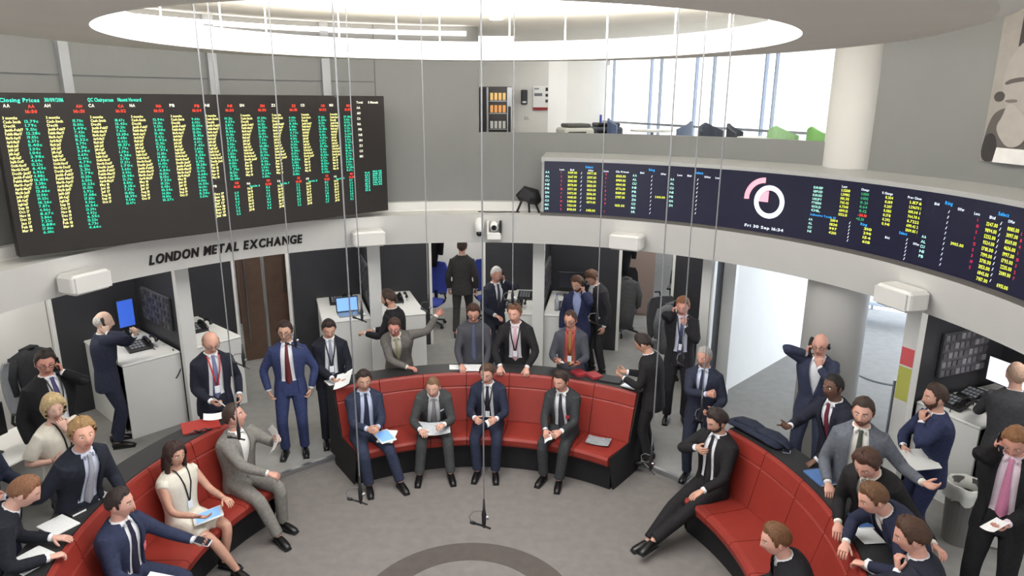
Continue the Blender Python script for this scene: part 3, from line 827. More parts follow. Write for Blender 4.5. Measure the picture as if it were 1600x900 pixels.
MN = ['Oct','Nov','Dec','Jan','Feb','Mar','Apr','May','Jun','Jul','Aug','Sep']; NAMES = ['AA','AH','CA','NA','PB','NI','SN','ZS','CO','MO']
board_text('heading', [('Closing Prices', .05, 4.245, .048, .30), ('30/09/2016', .39, 4.248, .048, .15), ('QC Chairperson', .74, 4.25, .048, .22), ('Naomi Howard', 1.0, 4.252, .048, .21)], LED['teal'])
for k in range(10):
    n = 30 if k < 2 else (25 if k < 5 else 20); dz = (4.11 - (3.07 if k < 2 else 3.27 if k < 5 else 3.43))/n
    yl = []; gl = []
    for i in range(n):
        a = MN[i % 12]; z = 4.105 - i*dz + .0
        s = ['3 months', 'Cash-3mth', a+'16'][i] if i < 3 else '%s16-%s17' % (a, MN[(i+1) % 12]) if i < n*.75 else '%s %d' % (a, 17+i % 3)
        w = [.11,.13,.085][i] if i < 3 else (.115 + .035*math.sin(i*.45+1)) if i < n*.75 else .08
        yl.append((s, YC[k], z-.008, dz*.98, w*(1 if k < 8 else .9)))
        gl.append(('%d.%02dc' % (rng.integers(1, 20), rng.integers(0, 99)), GC[k], z-.04, dz*.98, .085 + .02*((i*7 + k) % 3 == 0)))
    board_text('contract_column', yl, LED['yellow']); board_text('price_column', gl, LED['green'])
    board_text('metal_code', [(NAMES[k], YC[k]+(.0 if k else .02), 4.20, .04, .05)], LED['white'])
    board_text('session_time', [(NAMES[k], GC[k]+.045, 4.195, .038, .05), ('16:5%d' % (k % 6), GC[k]+.02, 4.15, .038, .09)], LED['red'])
    if k >= 5:
        n2 = 8; dz2 = .034
        z2 = 3.30 if k > 5 else 3.27
        board_text('contract_column', [('%s %d' % (MN[(i*3) % 12], 17+i % 3), YC[k], z2 - i*dz2, .034, .11 if k == 5 else .06) for i in range(n2)], LED['yellow'])
        board_text('price_column', [('%d.%d' % (rng.integers(1, 9), rng.integers(0, 9)), GC[k]+.03, z2 - .005 - i*dz2, .034, .045) for i in range(n2)], LED['green'])
        board_text('session_time', [(NAMES[k], GC[k]+.045, 3.37, .036, .04), ('16:5%d' % (k % 6), GC[k]+.03, 3.33, .036, .07)], LED['red'])
        board_text('metal_code', [(NAMES[9-k], YC[k], 3.355, .034, .04)], LED['white'])
        if k > 5: board_text('price_note', [('Settle %d' % k, YC[k]+.03, 3.325, .03, .12)], LED['teal'])
board_text('side_list', [('Total', 3.70, 4.235, .036, .09), ('5 Metals', 3.87, 4.235, .036, .15)] + [(NAMES[i], 3.70+.01*(i > 3), 4.17 - i*.066, .04, .05) for i in range(10)], LED['white'])
board_text('volume_block', [('%d.%d' % (rng.integers(10, 99), i), 3.77, 3.37 - i*.028, .03, .075) for i in range(9)] + [('%d.%02d' % (rng.integers(100, 999), i), 3.89, 3.38 - i*.028, .03, .14) for i in range(7)], LED['teal'])

# ------------------------------------------------------------------ curved price screen in its casing
mb = MB(); mb.sweep([(4.27,2.80),(4.27,2.865),(4.30,2.865),(4.30,3.50),(4.25,3.50),(4.25,3.56),(4.695,3.60),(4.695,2.80)], 10.2, 92, 82)
cas = empty('curved_screen', pp(4.3, 45, 2.80), label='long curved dark blue price screen with a ring emblem', cat='display screen')
def cwrap(mb): mb.v = [tuple(Vector(p)-cas.location) for p in mb.v]; return mb
obj('casing', cwrap(mb), mat('casing_grey', (178,178,176), .35, spec=.5), cas)
mb = MB(); mb.sweep([(4.245,2.84),(4.262,2.84),(4.262,3.515),(4.245,3.515)], 10.75, 91, 82); obj('screen', cwrap(mb), mat('screen_navy', (28,28,48), .25, emit=.35), cas)
mb = MB(); mb.sweep([(4.225,2.80),(4.26,2.80),(4.26,2.845),(4.225,2.83)], 10.2, 92, 82); obj('bottom_trim', cwrap(mb), mat('trim_dark', (92,88,84), .4), cas)
SR = 4.243
def curve_text(name, lines, m):
    out = ([], []); 
    for (s, ph, z, size, w) in lines: text_flat(s, R_(ph)*SR, z, size, out, w)
    mb = MB(); mb.add([pp(SR, math.degrees(x/SR), z) for x, z in out[0]], out[1]); return obj(name, cwrap(mb), m, cas, kind='stuff')
def prices(n, fmt='%d.00', skip=()): return [None if i in skip else fmt % rng.integers(1500, 9900) for i in range(n)]
def col(name, ph, z0, dz, size, w, items, m): 
    curve_text(name, [(s, ph, z0 - i*dz, size, w if len(s) > 1 or s == '/' else None) for i, s in enumerate(items) if s], m)
METAL = ['AA','AL','CU','NI','PB','SN','ZN','CO','MO','SR']
D10 = .0535
curve_text('section_title', [('Select', 18.1, 3.44, .04, .10), ('Ring', 29.3, 3.44, .04, .075), ('Select', 37.3, 3.44, .04, .10), ('Ring', 77.0, 3.43, .04, .08), ('Select', 84.6, 3.425, .04, .11), ('Ring', 65.0, 3.10, .036, .075), ('Select', 71.0, 3.09, .036, .09), ('Indicative Totals 30', 57.0, 3.115, .030, .30)], LED['cyan'])
curve_text('column_title', [('Lots', 13.5, 3.40, .032, .06), ('Bid', 15.4, 3.40, .032, .05), ('Offer', 18.6, 3.40, .032, .07), ('Lots', 21.4, 3.40, .032, .06), ('Cls Prices', 23.5, 3.40, .032, .17), ('Bid', 27.8, 3.40, .032, .05), ('Offer', 31.4, 3.40, .032, .07), ('Lots', 34.3, 3.40, .032, .06), ('Bid', 36.0, 3.40, .032, .05), ('Offer', 38.9, 3.40, .032, .08), ('Lots', 40.8, 3.40, .032, .06),
    ('Last', 61.4, 3.445, .03, .06), ('Change', 64.4, 3.44, .03, .09), ('% Change', 67.6, 3.435, .03, .12), ('Prev Close', 71.5, 3.43, .03, .15), ('Bid', 75.5, 3.41, .032, .05), ('Offer', 78.9, 3.40, .032, .07), ('Lots', 81.3, 3.39, .032, .06), ('Bid', 83.5, 3.385, .032, .06), ('Offer', 86.1, 3.385, .032, .07), ('Bid', 69.0, 3.02, .03, .05), ('Offer', 73.3, 3.02, .03, .07)], LED['pale'])
col('metal_codes', 10.95, 3.36, D10, .04, .055, METAL, LED['mint']); col('metal_codes', 26.5, 3.36, D10*.96, .04, .055, METAL, LED['mint']); col('metal_codes', 33.1, 3.34, D10, .04, .05, METAL[:7], LED['mint'])
col('lot_counts', 13.75, 3.36, D10, .036, .025, ['1','5','2','1','10','4','3','14','6','2'], LED['magenta']); col('lot_counts', 21.7, 3.36, D10, .036, .022, ['2','7','1','1','5','3','2','8',None,'1'], LED['magenta'])
for ph in (17.3, 29.75, 37.7): col('divider', ph, 3.36, D10*(.95 if ph > 29 else 1), .036, .018, ['/']*(10 if ph < 37 else 9), LED['pale'])
col('bid_prices', 15.0, 3.36, D10, .042, .12, prices(10), LED['lime']); col('offer_prices', 18.45, 3.36, D10, .042, .12, prices(10, skip=(8,)), LED['lime']); col('closing_prices', 23.6, 3.34, D10, .042, .125, prices(8, skip=(6,)), LED['lime'])
col('single_price', 30.6, 3.11, D10, .036, .13, ['2403.00'], LED['lime'])
# emblem: white ring with a pink quarter arc and quadrant
def polar_fill(name, ph, z, r0, r1, a0, a1, m, lift=0.0):
    vs = []; fs = []; n = max(4, int(abs(a1-a0)/6))
    for i in range(n+1):
        a = R_(a0 + (a1-a0)*i/n)
        for r in (r0, r1): vs.append(pp(SR-lift, ph + math.degrees(r*math.sin(a)/SR), z + r*math.cos(a)))
    for i in range(n): fs.append((2*i, 2*i+1, 2*i+3, 2*i+2))
    mb = MB(); mb.add(vs, fs); obj(name, cwrap(mb), m, cas)
polar_fill('emblem_arc', 49.2, 3.215, .185, .245, -93, 0, LED['pink']); polar_fill('emblem_quadrant', 49.9, 3.19, 0, .125, -90, 0, LED['pink']); polar_fill('emblem_ring', 50.1, 3.195, .13, .185, 0, 360, LED['ring'], .002)
curve_text('date_line', [('Fri 30 Sep 16:34', 46.4, 2.885, .045, .48)], LED['pale'])
col('index_names', 57.0, 3.40, .04, .034, .11, ['EURGBP','GBPUSD','EURUSD','USDJPY','FTSE100','GOLD','OIL'], LED['mint'])
col('index_values', 61.4, 3.405, .041, .036, .10, ['1.1210','1.29812','101.35','765.42','6.7340','6899.33','1322.15'], LED['lime'])
col('index_change', 64.5, 3.395, .042, .036, .085, ['0.0034','0.00142','0.21','0.64','0.12'], LED['dgreen']); col('index_fall', 64.4, 3.185, .04, .036, .10, ['-20.10'], LED['red']); col('index_rise', 64.2, 3.145, .04, .036, .09, ['+12.30'], LED['dgreen'])
col('index_percent', 68.2, 3.395, .042, .036, .085, ['0.304','0.109','0.207','0.083','0.178','0.292','0.941'], LED['lime']); col('previous_close', 71.9, 3.385, .043, .036, .13, ['1.1176','1.29670 1','101.14 1','764.78 6','6.7222','6919.42 2','1309.85 1'], LED['lime'])
col('metal_codes', 56.8, 3.06, .043, .034, .045, METAL[:4], LED['mint']); col('turnover', 60.2, 3.085, .043, .036, .09, ['2104','1830','997','4210'], LED['lime']); col('turnover', 65.6, 3.06, .043, .036, .09, ['310','290','154','618'], LED['lime'])
for ph, z0, n in ((63.2, 3.09, 6), (72.2, 3.04, 6), (77.6, 3.36, 11), (85.1, 3.355, 11)): col('divider', ph, z0, .0465 if n > 6 else .036, .034, .018, ['/']*n, LED['pale'])
col('metal_codes', 74.4, 3.10, .045, .036, .05, METAL[:5], LED['mint']); col('single_price', 78.7, 3.10, .05, .036, .14, ['3905.00'], LED['lime'])
col('lot_counts', 81.9, 3.34, .0495, .036, .025, ['1','10','2','1','12','5','3','14','2'], LED['magenta']); col('bid_prices', 83.2, 3.325, .0505, .042, .12, prices(10), LED['lime']); col('offer_prices', 86.2, 3.325, .0505, .042, .12, prices(10, skip=(8,)), LED['lime']); col('lot_counts', 88.2, 3.31, .0495, .036, .025, ['1','8','4','1','10','3','2','7'], LED['magenta'])

# ------------------------------------------------------------------ portrait banner on the right-hand wall
PB = empty('portrait_banner', pp(4.655, 75.6, 3.79), -R_(75.6+5), label='black and white portrait banner of a man resting chin on hand', cat='banner')
PB.rotation_euler = (0, 0, -R_(75.6 + 5.86))
def bfill(name, pts, col, lift):
    if name != 'caption_strip': col = tuple(int(c*.80) for c in col)
    if name in ('shoulder', 'dark_sleeve', 'eye_shadow', 'mouth_shadow', 'hand'):      # round the corners of the printed shapes
        for _ in range(2): pts = [q for a, b in zip(pts, pts[1:]+pts[:1]) for q in ((a[0]*.75+b[0]*.25, a[1]*.75+b[1]*.25), (a[0]*.25+b[0]*.75, a[1]*.25+b[1]*.75))]
    mb = MB(); n = len(pts); vs = [(x, -lift, z) for x, z in pts]; vs += [(x, -lift+.004, z) for x, z in pts]
    mb.add(vs, [tuple(range(n)), tuple(range(2*n-1, n-1, -1))] + [(i, n+i, n+(i+1) % n, (i+1) % n) for i in range(n)])
    obj(name, mb, mat('banner_%d_%d_%d' % col, col, .7, noise=.05, nscale=12), PB)
def blob(cx, cz, rx, rz, n=20, a=0): return [(cx + rx*math.cos(t)*math.cos(a) - rz*math.sin(t)*math.sin(a), cz + rx*math.cos(t)*math.sin(a) + rz*math.sin(t)*math.cos(a)) for t in [2*math.pi*i/n for i in range(n)]]
bfill('cloth', [(0,0),(.95,0),(.95,1.38),(0,1.38)], (186,178,170), .012)
bfill('shoulder', [(0,.0),(.95,.0),(.95,.50),(.50,.42),(.24,.46),(.12,.44),(.05,.38),(.01,.22)], (112,106,102), .014)
bfill('dark_sleeve', [(.0,.0),(.17,.0),(.16,.16),(.10,.25),(.01,.22)], (66,60,60), .016)
bfill('face', blob(.36,.70,.25,.31,28,-.12), (196,188,180), .017)
bfill('eye_shadow', [(.13,.66),(.20,.69),(.34,.70),(.34,.665),(.22,.655),(.14,.635)], (104,97,94), .019)
bfill('nose_shadow', blob(.10,.545,.055,.042), (84,78,76), .019)
bfill('mouth_shadow', [(.15,.515),(.27,.525),(.30,.50),(.20,.49)], (128,120,115), .020)
bfill('hand', [(.12,.30),(.16,.22),(.28,.12),(.42,.16),(.46,.30),(.38,.40),(.30,.46),(.22,.485),(.19,.46),(.17,.38)], (204,197,189), .021)
bfill('dark_band', [(.20,1.38),(.95,1.38),(.95,.90),(.62,.98),(.30,.98),(.20,.94)], (70,62,62), .0165)
bfill('cheek_shade', blob(.46,.56,.10,.10,20), (168,160,152), .0185)
bfill('ear_shade', blob(.58,.66,.035,.07,16), (150,142,136), .0186)
bfill('caption_strip', [(.15,.0),(.95,.0),(.95,.12),(.17,.125)], (226,224,222), .023)

# ------------------------------------------------------------------ things fixed to the fascia
def wall_speaker(ph, label):
    e = empty('wall_speaker', pp(4.30, ph, 2.43), -R_(ph), label=label, cat='loudspeaker', group='white loudspeakers along the fascia')
    mb = MB(); mb.rbox((0, -.15, .11), (.42, .26, .20), .05); obj('cabinet', mb, M_WHITE, e, smooth=False)
    mb = MB(); mb.rbox((0, -.283, .11), (.38, .012, .16), .02); obj('grille', mb, mat('grille_pale', (206,204,199), .7), e)
    mb = MB(); mb.box((0, -.01, .12), (.10, .1, .08)); obj('bracket', mb, M_ALU, e)
wall_speaker(-67.8, 'white boxy loudspeaker on the fascia beyond the lettering, above the desk phone booth'); wall_speaker(-21.2, 'white boxy loudspeaker under the price board corner, beside the lettering')
wall_speaker(26.4, 'white boxy loudspeaker under the left half of the curved screen'); wall_speaker(74.0, 'white boxy loudspeaker above the corridor beside the dealer board booth')
def ptz(ph, z, style, label):
    e = empty('camera_unit', pp(fascia_r(z)-.0, ph, z), -R_(ph), label=label, cat='camera')
    if style == 'dome':
        mb = MB(); mb.loft([(0,0,.10),(0,-.06,.10),(0,-.13,.05),(0,-.16,-.03)], [(.05,.05),(.06,.06),(.062,.062),(.05,.05)], n=16); obj('housing', mb, M_WHITE, e, smooth=True)
        mb = MB(); mb.ball((0,-.175,-.04), .042, 14, 8); obj('lens', mb, M_BLACK, e, smooth=True)
    else:
        mb = MB(); mb.rbox((0,-.07,-.09), (.19,.13,.10), .02); obj('base', mb, M_WHITE, e)
        for sx in (-1, 1):
            mb = MB(); mb.rbox((sx*.085,-.07,.02), (.03,.11,.20), .014); obj('yoke_arm', mb, M_BLACK if sx > 0 else M_WHITE, e)
        mb = MB(); mb.ball((0,-.08,.04), (.062,.075,.075), 16, 10); h = obj('head', mb, M_WHITE, e, smooth=True)
        mb = MB(); mb.cyl((0,-.13,.035), (0,-.165,.03), .036, .034, 16); obj('lens', mb, M_BLACK, h)
ptz(-.9, 2.60, 'dome', 'white bullet camera with black lens on the fascia'); ptz(1.8, 2.60, 'ptz', 'white pan-tilt camera with black side on the fascia')
# folded black lamp on the ledge
e = empty('stage_lamp', pp(4.42, 7.6, 2.80), -R_(7.6), label='folded black spotlight standing on the ledge beside the curved screen', cat='spotlight')
mb = MB(); mb.loft([(-.14,-.02,.20),(-.04,0,.26),(.08,.0,.22),(.15,.02,.14)], [(.05,.05),(.11,.10),(.12,.11),(.05,.05)], n=12); obj('lamp_head', mb, M_BLACK, e, smooth=True)
for q in (-.15, .02, .16): 
    mb = MB(); mb.tube([(q*.4,0,.22), (q,.02*(1 if q > 0 else -1),.0)], .016, 6); obj('leg', mb, M_BLACK, e)
mb = MB(); mb.box((-.02,-.10,.26), (.16,.02,.13), M=Matrix.Rotation(.5, 3, 'Y')); obj('barn_door', mb, M_BLACK, e)
mb = MB(); mb.tube([pp(4.40-.02*math.sin(a), a, 2.808) for a in np.linspace(-1.2, 6.2, 24)], .008, 5); obj('ledge_cable', mb, M_BLACK, label='black cable trailing along the ledge to the spotlight', cat='cable')

# ------------------------------------------------------------------ ring benches with desks
def bench(p0, p1, nseg, label, name='ring_bench'):
    mid = (p0+p1)/2; e = empty(name, pp(2.8, mid), label=label, cat='bench', group='red ring benches')
    L0 = e.location.copy()
    def part(nm, mb, m, **k): mb.v = [tuple(Vector(p)-L0) for p in mb.v]; return obj(nm, mb, m, e, **k)
    mb = MB(); mb.sweep([(2.50,0),(3.09,0),(3.09,.30),(2.50,.335)], p0+.6, p1-.6); part('plinth', mb, M_BASE)
    mb = MB(); mb.sweep([(2.98,.30),(3.09,.30),(3.16,ZF+.001),(3.25,ZF+.001),(3.25,.97),(3.06,.97),(2.92,.42)], p0, p1); part('back_panel', mb, M_BASE)
    mb = MB(); mb.sweep([(3.045,.972),(3.335,.972),(3.345,1.0),(3.335,1.012),(3.045,1.012)], p0-.3, p1+.3); part('desk_top', mb, M_DESK)
    da = (p1-p0)/nseg; g = .07
    for i in range(nseg):
        a, b = p0+i*da+g, p0+(i+1)*da-g
        mb = MB(); mb.sweep([(2.40,.335),(2.385,.36),(2.375,.42),(2.395,.448),(2.44,.455),(2.86,.44),(2.90,.43),(2.90,.335)], a, b, 6); part('seat_cushion', mb, M_RED)
        mb = MB(); mb.sweep([(2.855,.445),(2.95,.44),(3.04,.845),(2.975,.855),(2.955,.835)], a, b, 6); part('back_cushion', mb, M_RED)
        mb = MB(); mb.sweep([(2.96,.862),(3.04,.852),(3.045,1.0),(3.035,1.012),(3.01,1.012),(2.995,.99)], a, b, 6); part('top_cushion', mb, M_RED)
    for a in (p0-.35, p1+.05):
        mb = MB(); mb.sweep([(2.52,.0),(3.09,.0),(3.16,ZF+.001),(3.25,ZF+.001),(3.25,.97),(3.02,.97),(2.86,.46),(2.42,.44),(2.42,.33)], a, a+.3, 1); part('end_panel', mb, M_BASE)
    return e
bench(-34.2, 37.4, 7, 'curved red leather bench at the far side of the ring, backing onto a black desk')
bench(-129, -57.4, 7, 'curved red leather bench where a woman in cream sits, red folder on its desk end')
bench(60.4, 132, 7, 'curved red leather bench holding the cross-legged bearded man')

# ------------------------------------------------------------------ dealing booths: post, spine partition, back panels, counters
def booth(phi, left, right, label, cl=True, cr=True, rb=6.7):
    e = empty('dealing_booth', pp(5.1, phi, ZF), -R_(phi), label=label, cat='booth', group='dealing booths around the walkway')
    H_ = 2.495; dep = rb-5.1
    mb = MB(); mb.box((0, .03, H_/2), (.17, .10, H_)); obj('post', mb, M_LAM, e)
    mb = MB(); mb.box((0, dep/2+.07, H_/2), (.05, dep-.02, H_)); obj('spine_partition', mb, M_DARK, e)
    Minv = (Matrix.Translation(pp(5.1, phi, ZF)) @ Matrix.Rotation(-R_(phi), 4, 'Z')).inverted()
    for ph in (left, right):
        if ph is None: continue
        q = Minv @ pp(rb, ph, ZF); a = Vector((0, dep, 0)); d = (q-a); L = d.length; ang = math.atan2(d.y, d.x); mid = (a+q)/2
        mb = MB(); mb.box((mid.x, mid.y, H_/2), (L, .05, H_), rz=ang); obj('back_panel', mb, M_DARK, e)
        mb = MB(); mb.box((q.x, q.y, H_/2), (.045, .07, H_), rz=ang); obj('edge_trim', mb, M_LAM, e)
    for on, sx in ((cl, -1), (cr, 1)):
        if not on: continue
        c0 = sx*.42
        mb = MB(); mb.rbox((c0, .86, .985), (.72, 1.42, .035), .02); obj('counter_top', mb, M_LAM, e)
        mb = MB(); mb.box((c0, .17, .485), (.70, .025, .965)); obj('counter_front', mb, M_LAM, e)
        mb = MB(); mb.box((sx*.755, 1.0, .485), (.025, 1.1, .965)); obj('counter_side', mb, M_LAM, e)
    return e
bB = booth(-47.9, -57.4, -36.2, 'charcoal dealing booth with a blue-lit upright monitor beside its white post')
bE = booth(-18.7, -29.0, -8.9, 'charcoal dealing booth with an open laptop on its counter')
bG = booth(8.7, -.9, 19.1, 'charcoal dealing booth behind the two suited men on phones')
bI = booth(36.6, 26.8, None, 'narrow charcoal booth end beside the bright white corridor wall', cl=False, cr=False)
bJ = booth(66.6, None, 88, 'charcoal dealing booth with a dealer board and white monitor', cl=False)
def on_booth(b, x, y, z): return b.matrix_basis @ Vector((x, y, z))
# stickers on the last post
for (z0, z1, c, nm, lb) in ((1.42, 1.62, (214,92,96), 'red_notice', 'red paper notice taped to the white booth post'), (1.02, 1.40, (186,186,92), 'green_notice', 'yellow-green paper notice taped below the red one')):
    p = on_booth(bJ, 0, -.024, (z0+z1)/2); mb = MB(); mb.box((0,0,0), (.15,.004,z1-z0)); obj(nm, mb, mat(nm, c, .7), loc=p, rz=bJ.rotation_euler.z, label=lb, cat='notice')
# ------------------------------------------------------------------ monitors, laptop, telephones, cables in the booths
def monitor(name, loc, rz, w, h_, scol, emit, label, stand=True, tilt=0):
    e = empty(name, loc, rz, label=label, cat='monitor')
    zb = .14 if stand else 0
    mb = MB(); mb.rbox((0, 0, zb+h_/2), (w, .035, h_), .01); obj('housing', mb, M_BLACK, e)
    mb = MB(); mb.box((0, -.02, zb+h_/2), (w-.03, .006, h_-.03)); s = obj('screen', mb, mat('scr_%s' % name + '_%d' % len(MATS), scol, .3, emit=emit), e)
    if stand:
        mb = MB(); mb.box((0, .03, .10), (.05, .03, .2)); obj('neck', mb, M_BLACK, e)
        mb = MB(); mb.rbox((0, .02, .008), (.24, .17, .016), .03); obj('foot', mb, M_BLACK, e)
    return e, s
def turret(b, x, y, label, n=2, z=1.0025):
    """dealing telephone: sloped key console with handsets"""
    e = empty('dealer_telephone', on_booth(b, x, y, z), b.rotation_euler.z, label=label, cat='telephone', group='dealing telephones on booth counters')
    Mt = Matrix.Rotation(.35, 3, 'X')
    mb = MB(); mb.rbox((0, 0, .045), (.30, .22, .05), .01, M=Mt); bd = obj('console', mb, M_BLACK, e)
    for i in range(4):
        for j in range(3):
            mb = MB(); mb.box((-.10+i*.045, -.06+j*.05, .075+(-.06+j*.05)*.36), (.032,.034,.012), M=Mt); obj('key', mb, mat('key_grey', (120,124,130), .5), bd)
    for k in range(n):
        xx = .11 if k == 0 else .20
        mb = MB(); mb.loft([(xx,-.09,.09),(xx,-.05,.12),(xx,.05,.13),(xx,.10,.11)], [(.028,.022),(.017,.014),(.017,.014),(.028,.022)], n=10); obj('handset', mb, M_BLACK, e, smooth=True)
    mb = MB(); mb.tube([(.12+.01*math.sin(a*6), -.1-.12*math.sin(a), .09-.07*a) for a in np.linspace(0, 1.1, 16)], .006, 5); obj('coiled_cord', mb, M_BLACK, e)
    return e
def wall_keys(b, x, y, z, w, h_, label, nx=8, nz=5, side=1, lit=0):
    e = empty('dealer_board', on_booth(b, x, y, z), b.rotation_euler.z + ((math.pi/2 if x > 0 else -math.pi/2) if side else 0), label=label, cat='key panel', group='dealer boards on booth partitions')
    mb = MB(); mb.rbox((0, 0, 0), (w, .04, h_), .01); p = obj('frame', mb, mat('board_frame', (70,70,74), .5), e)
    for i in range(nx):
        for j in range(nz):
            mb = MB(); mb.box((-w/2+w*(i+.5)/nx, -.024, -h_/2+h_*(j+.5)/nz), (w/nx*.72, .014, h_/nz*.62)); obj('key', mb, mat('key_lit%d' % ((i*3+j) % 4), [(104,102,108),(128,126,130),(72,68,72),(88,84,88)][(i*3+j) % 4], .5, emit=.06) if lit else mat('key_dark%d' % ((i+j) % 3), [(66,66,70),(84,84,88),(58,50,52)][(i+j) % 3], .5), p)
    return e
# booth with the blue monitor
monitor('upright_monitor', on_booth(bB, -.30, 1.25, 1.0025), bB.rotation_euler.z + .15, .24, .40, (60,100,205), .6, 'upright monitor with a blue lit screen on the booth counter', True)
turret(bB, -.40, .62, 'dealing telephone beside the upright blue monitor'); 
mb = MB(); mb.tube([on_booth(bB, -.12+.05*math.sin(t*3), .25-.12*math.sin(t), 1.02-.36*math.sin(t)) for t in np.linspace(0, 3.1, 24)], .009, 6); obj('phone_cord', mb, M_BLACK, label='black telephone cord looping down over the white counter front', cat='cord')
wall_keys(bB, -.05, .80, 1.45, .9, .45, 'dark key panel on the partition behind the upright blue monitor')
turret(bB, .42, .8, 'dealing telephone on the counter behind the bald man in a red lanyard')
# laptop booth
lp_ = empty('laptop', on_booth(bE, -.36, .42, 1.0025), bE.rotation_euler.z + .1, label='open laptop with a pale blue screen on the booth counter', cat='laptop')
mb = MB(); mb.rbox((0,0,.009), (.34,.24,.018), .01); obj('keyboard_base', mb, M_ALU, lp_)
mb = MB(); mb.rbox((0,.14,.13), (.34,.012,.235), .006, M=Matrix.Rotation(-.2, 3, 'X')); ld_ = obj('lid', mb, M_BLACK, lp_)
mb = MB(); mb.box((0,.130,.131), (.31,.005,.20), M=Matrix.Rotation(-.2, 3, 'X')); obj('screen', mb, mat('laptop_screen', (120,165,220), .3, emit=.85), ld_)
turret(bE, -.45, 1.1, 'dealing telephone behind the open laptop'); turret(bE, .40, .9, 'dealing telephone on the sloping white counter behind the bearded man')
wall_keys(bE, -.05, .85, 1.5, .9, .5, 'dark key panel on the partition above the laptop')
# booth of the two men on phones
turret(bG, -.45, .45, 'dealing telephone with papers by the white-haired man', 2); turret(bG, -.30, 1.0, 'second dealing telephone deeper on the white-haired man\'s counter')
turret(bG, .42, .50, 'dealing telephone on the counter behind the man in a red lanyard'); wall_keys(bG, .05, .75, 1.45, .9, .5, 'dark key panel on the partition behind the bowed man'); wall_keys(bG, -.05, .85, 1.40, .8, .4, 'dark key panel beside the white-haired man')
mb = MB(); mb.loft([(0,0,0),(0,0,.16),(0,0,.19),(0,0,.23),(0,0,.25)], [(.035,.035),(.036,.036),(.02,.02),(.013,.013),(.015,.015)], n=14); bt = obj('water_bottle', mb, mat('clear_plastic', (215,220,226), .15, trans=.6), smooth=True, loc=on_booth(bG, .25, .40, 1.0025), label='clear plastic water bottle on the booth counter', cat='bottle')
mb = MB(); mb.cyl((0,0,.25), (0,0,.27), .016, n=12); obj('cap', mb, mat('cap_blue', (60,90,170), .4), bt)
monitor('booth_screen', on_booth(bG, .40, 1.25, 1.0025), bG.rotation_euler.z, .42, .28, (30,32,40), .2, 'dark desktop screen at the back of the bowed man\'s counter')
# dealer-board booth on the right
wall_keys(bJ, .05, .82, 1.48, .76, .52, 'large framed dealer board of lit keys above the white counter', 9, 5, lit=1)
monitor('white_monitor', on_booth(bJ, .42, 1.10, 1.0025), bJ.rotation_euler.z - .12, .52, .30, (232,234,246), .85, 'wide monitor with a white screen below the dealer board')
turret(bJ, .30, .40, 'dealing telephone nearest the white post below the dealer board'); turret(bJ, .28, .80, 'dealing telephone with tangled cord in front of the white monitor')
mb = MB(); mb.rbox((0,0,.012), (.42,.14,.024), .012); kb = obj('keyboard', mb, M_LAM, loc=on_booth(bJ, .62, .62, 1.0025), rz=bJ.rotation_euler.z-.5, label='white keyboard lying before the white monitor', cat='keyboard')
for i in range(10):
    for j in range(3):
        mb = MB(); mb.box((-.18+i*.04, -.04+j*.04, .028), (.03,.03,.008)); obj('key', mb, mat('key_white', (205,206,208), .5), kb)
def bin_(x, y, label, col, r=.17, h_=.62, liner=True):
    e = empty('waste_bin', (x, y, ZF), label=label, cat='bin', group='waste bins by the right booth')
    n = 24; vs = []; fs = []
    for (rr, zz) in ((r*.8,0),(r,h_),(r*.93,h_),(r*.74,.02)):
        vs += [(rr*math.cos(2*math.pi*i/n), rr*math.sin(2*math.pi*i/n), zz) for i in range(n)]
    for k in range(3): fs += [(k*n+i, k*n+(i+1) % n, (k+1)*n+(i+1) % n, (k+1)*n+i) for i in range(n)]
    fs += [tuple(range(n)), tuple(range(3*n, 4*n))]
    mb = MB(); mb.add(vs, fs); obj('drum', mb, mat('bin_%d' % col[0], col, .5), e, smooth=False)
    if liner:
        mb = MB(); vs = []; fs = []
        for (rr, zz, w) in ((r*.86,h_-.12,0),(r*.95,h_+.015,.006),(r*1.06,h_+.012,.008),(r*1.10,h_-.06,.012),(r*1.08,h_-.14,.02)):
            vs += [((rr+w*math.sin(5*t)+w*.6*math.sin(11*t))*math.cos(t), (rr+w*math.sin(5*t))*math.sin(t), zz+w*math.sin(7*t)) for t in [2*math.pi*i/36 for i in range(36)]]
        for k in range(4): fs += [(k*36+i, k*36+(i+1) % 36, (k+1)*36+(i+1) % 36, (k+1)*36+i) for i in range(36)]
        mb.add(vs, fs); obj('bag_liner', mb, mat('bag_translucent', (205,205,200), .35), e, smooth=True)
bin_(4.42, 6.05, 'round grey waste bin with a folded-over clear bag by the desk', (112,110,106))
e = empty('waste_bin', (4.80, 6.02, ZF), -.5, label='pale swing-lid waste bin beside the round grey bin', cat='bin', group='waste bins by the right booth')
mb = MB(); mb.rbox((0,0,.27), (.30,.34,.54), .05); obj('body', mb, mat('bin_pale', (190,188,180), .5), e)
mb = MB(); mb.rbox((0,0,.57), (.31,.35,.07), .05, M=Matrix.Rotation(.2, 3, 'Y')); l = obj('lid', mb, mat('bin_pale_lid', (205,203,196), .5), e)
mb = MB(); mb.box((0,-.08,.615), (.12,.06,.01)); obj('flap', mb, M_LAM, l)

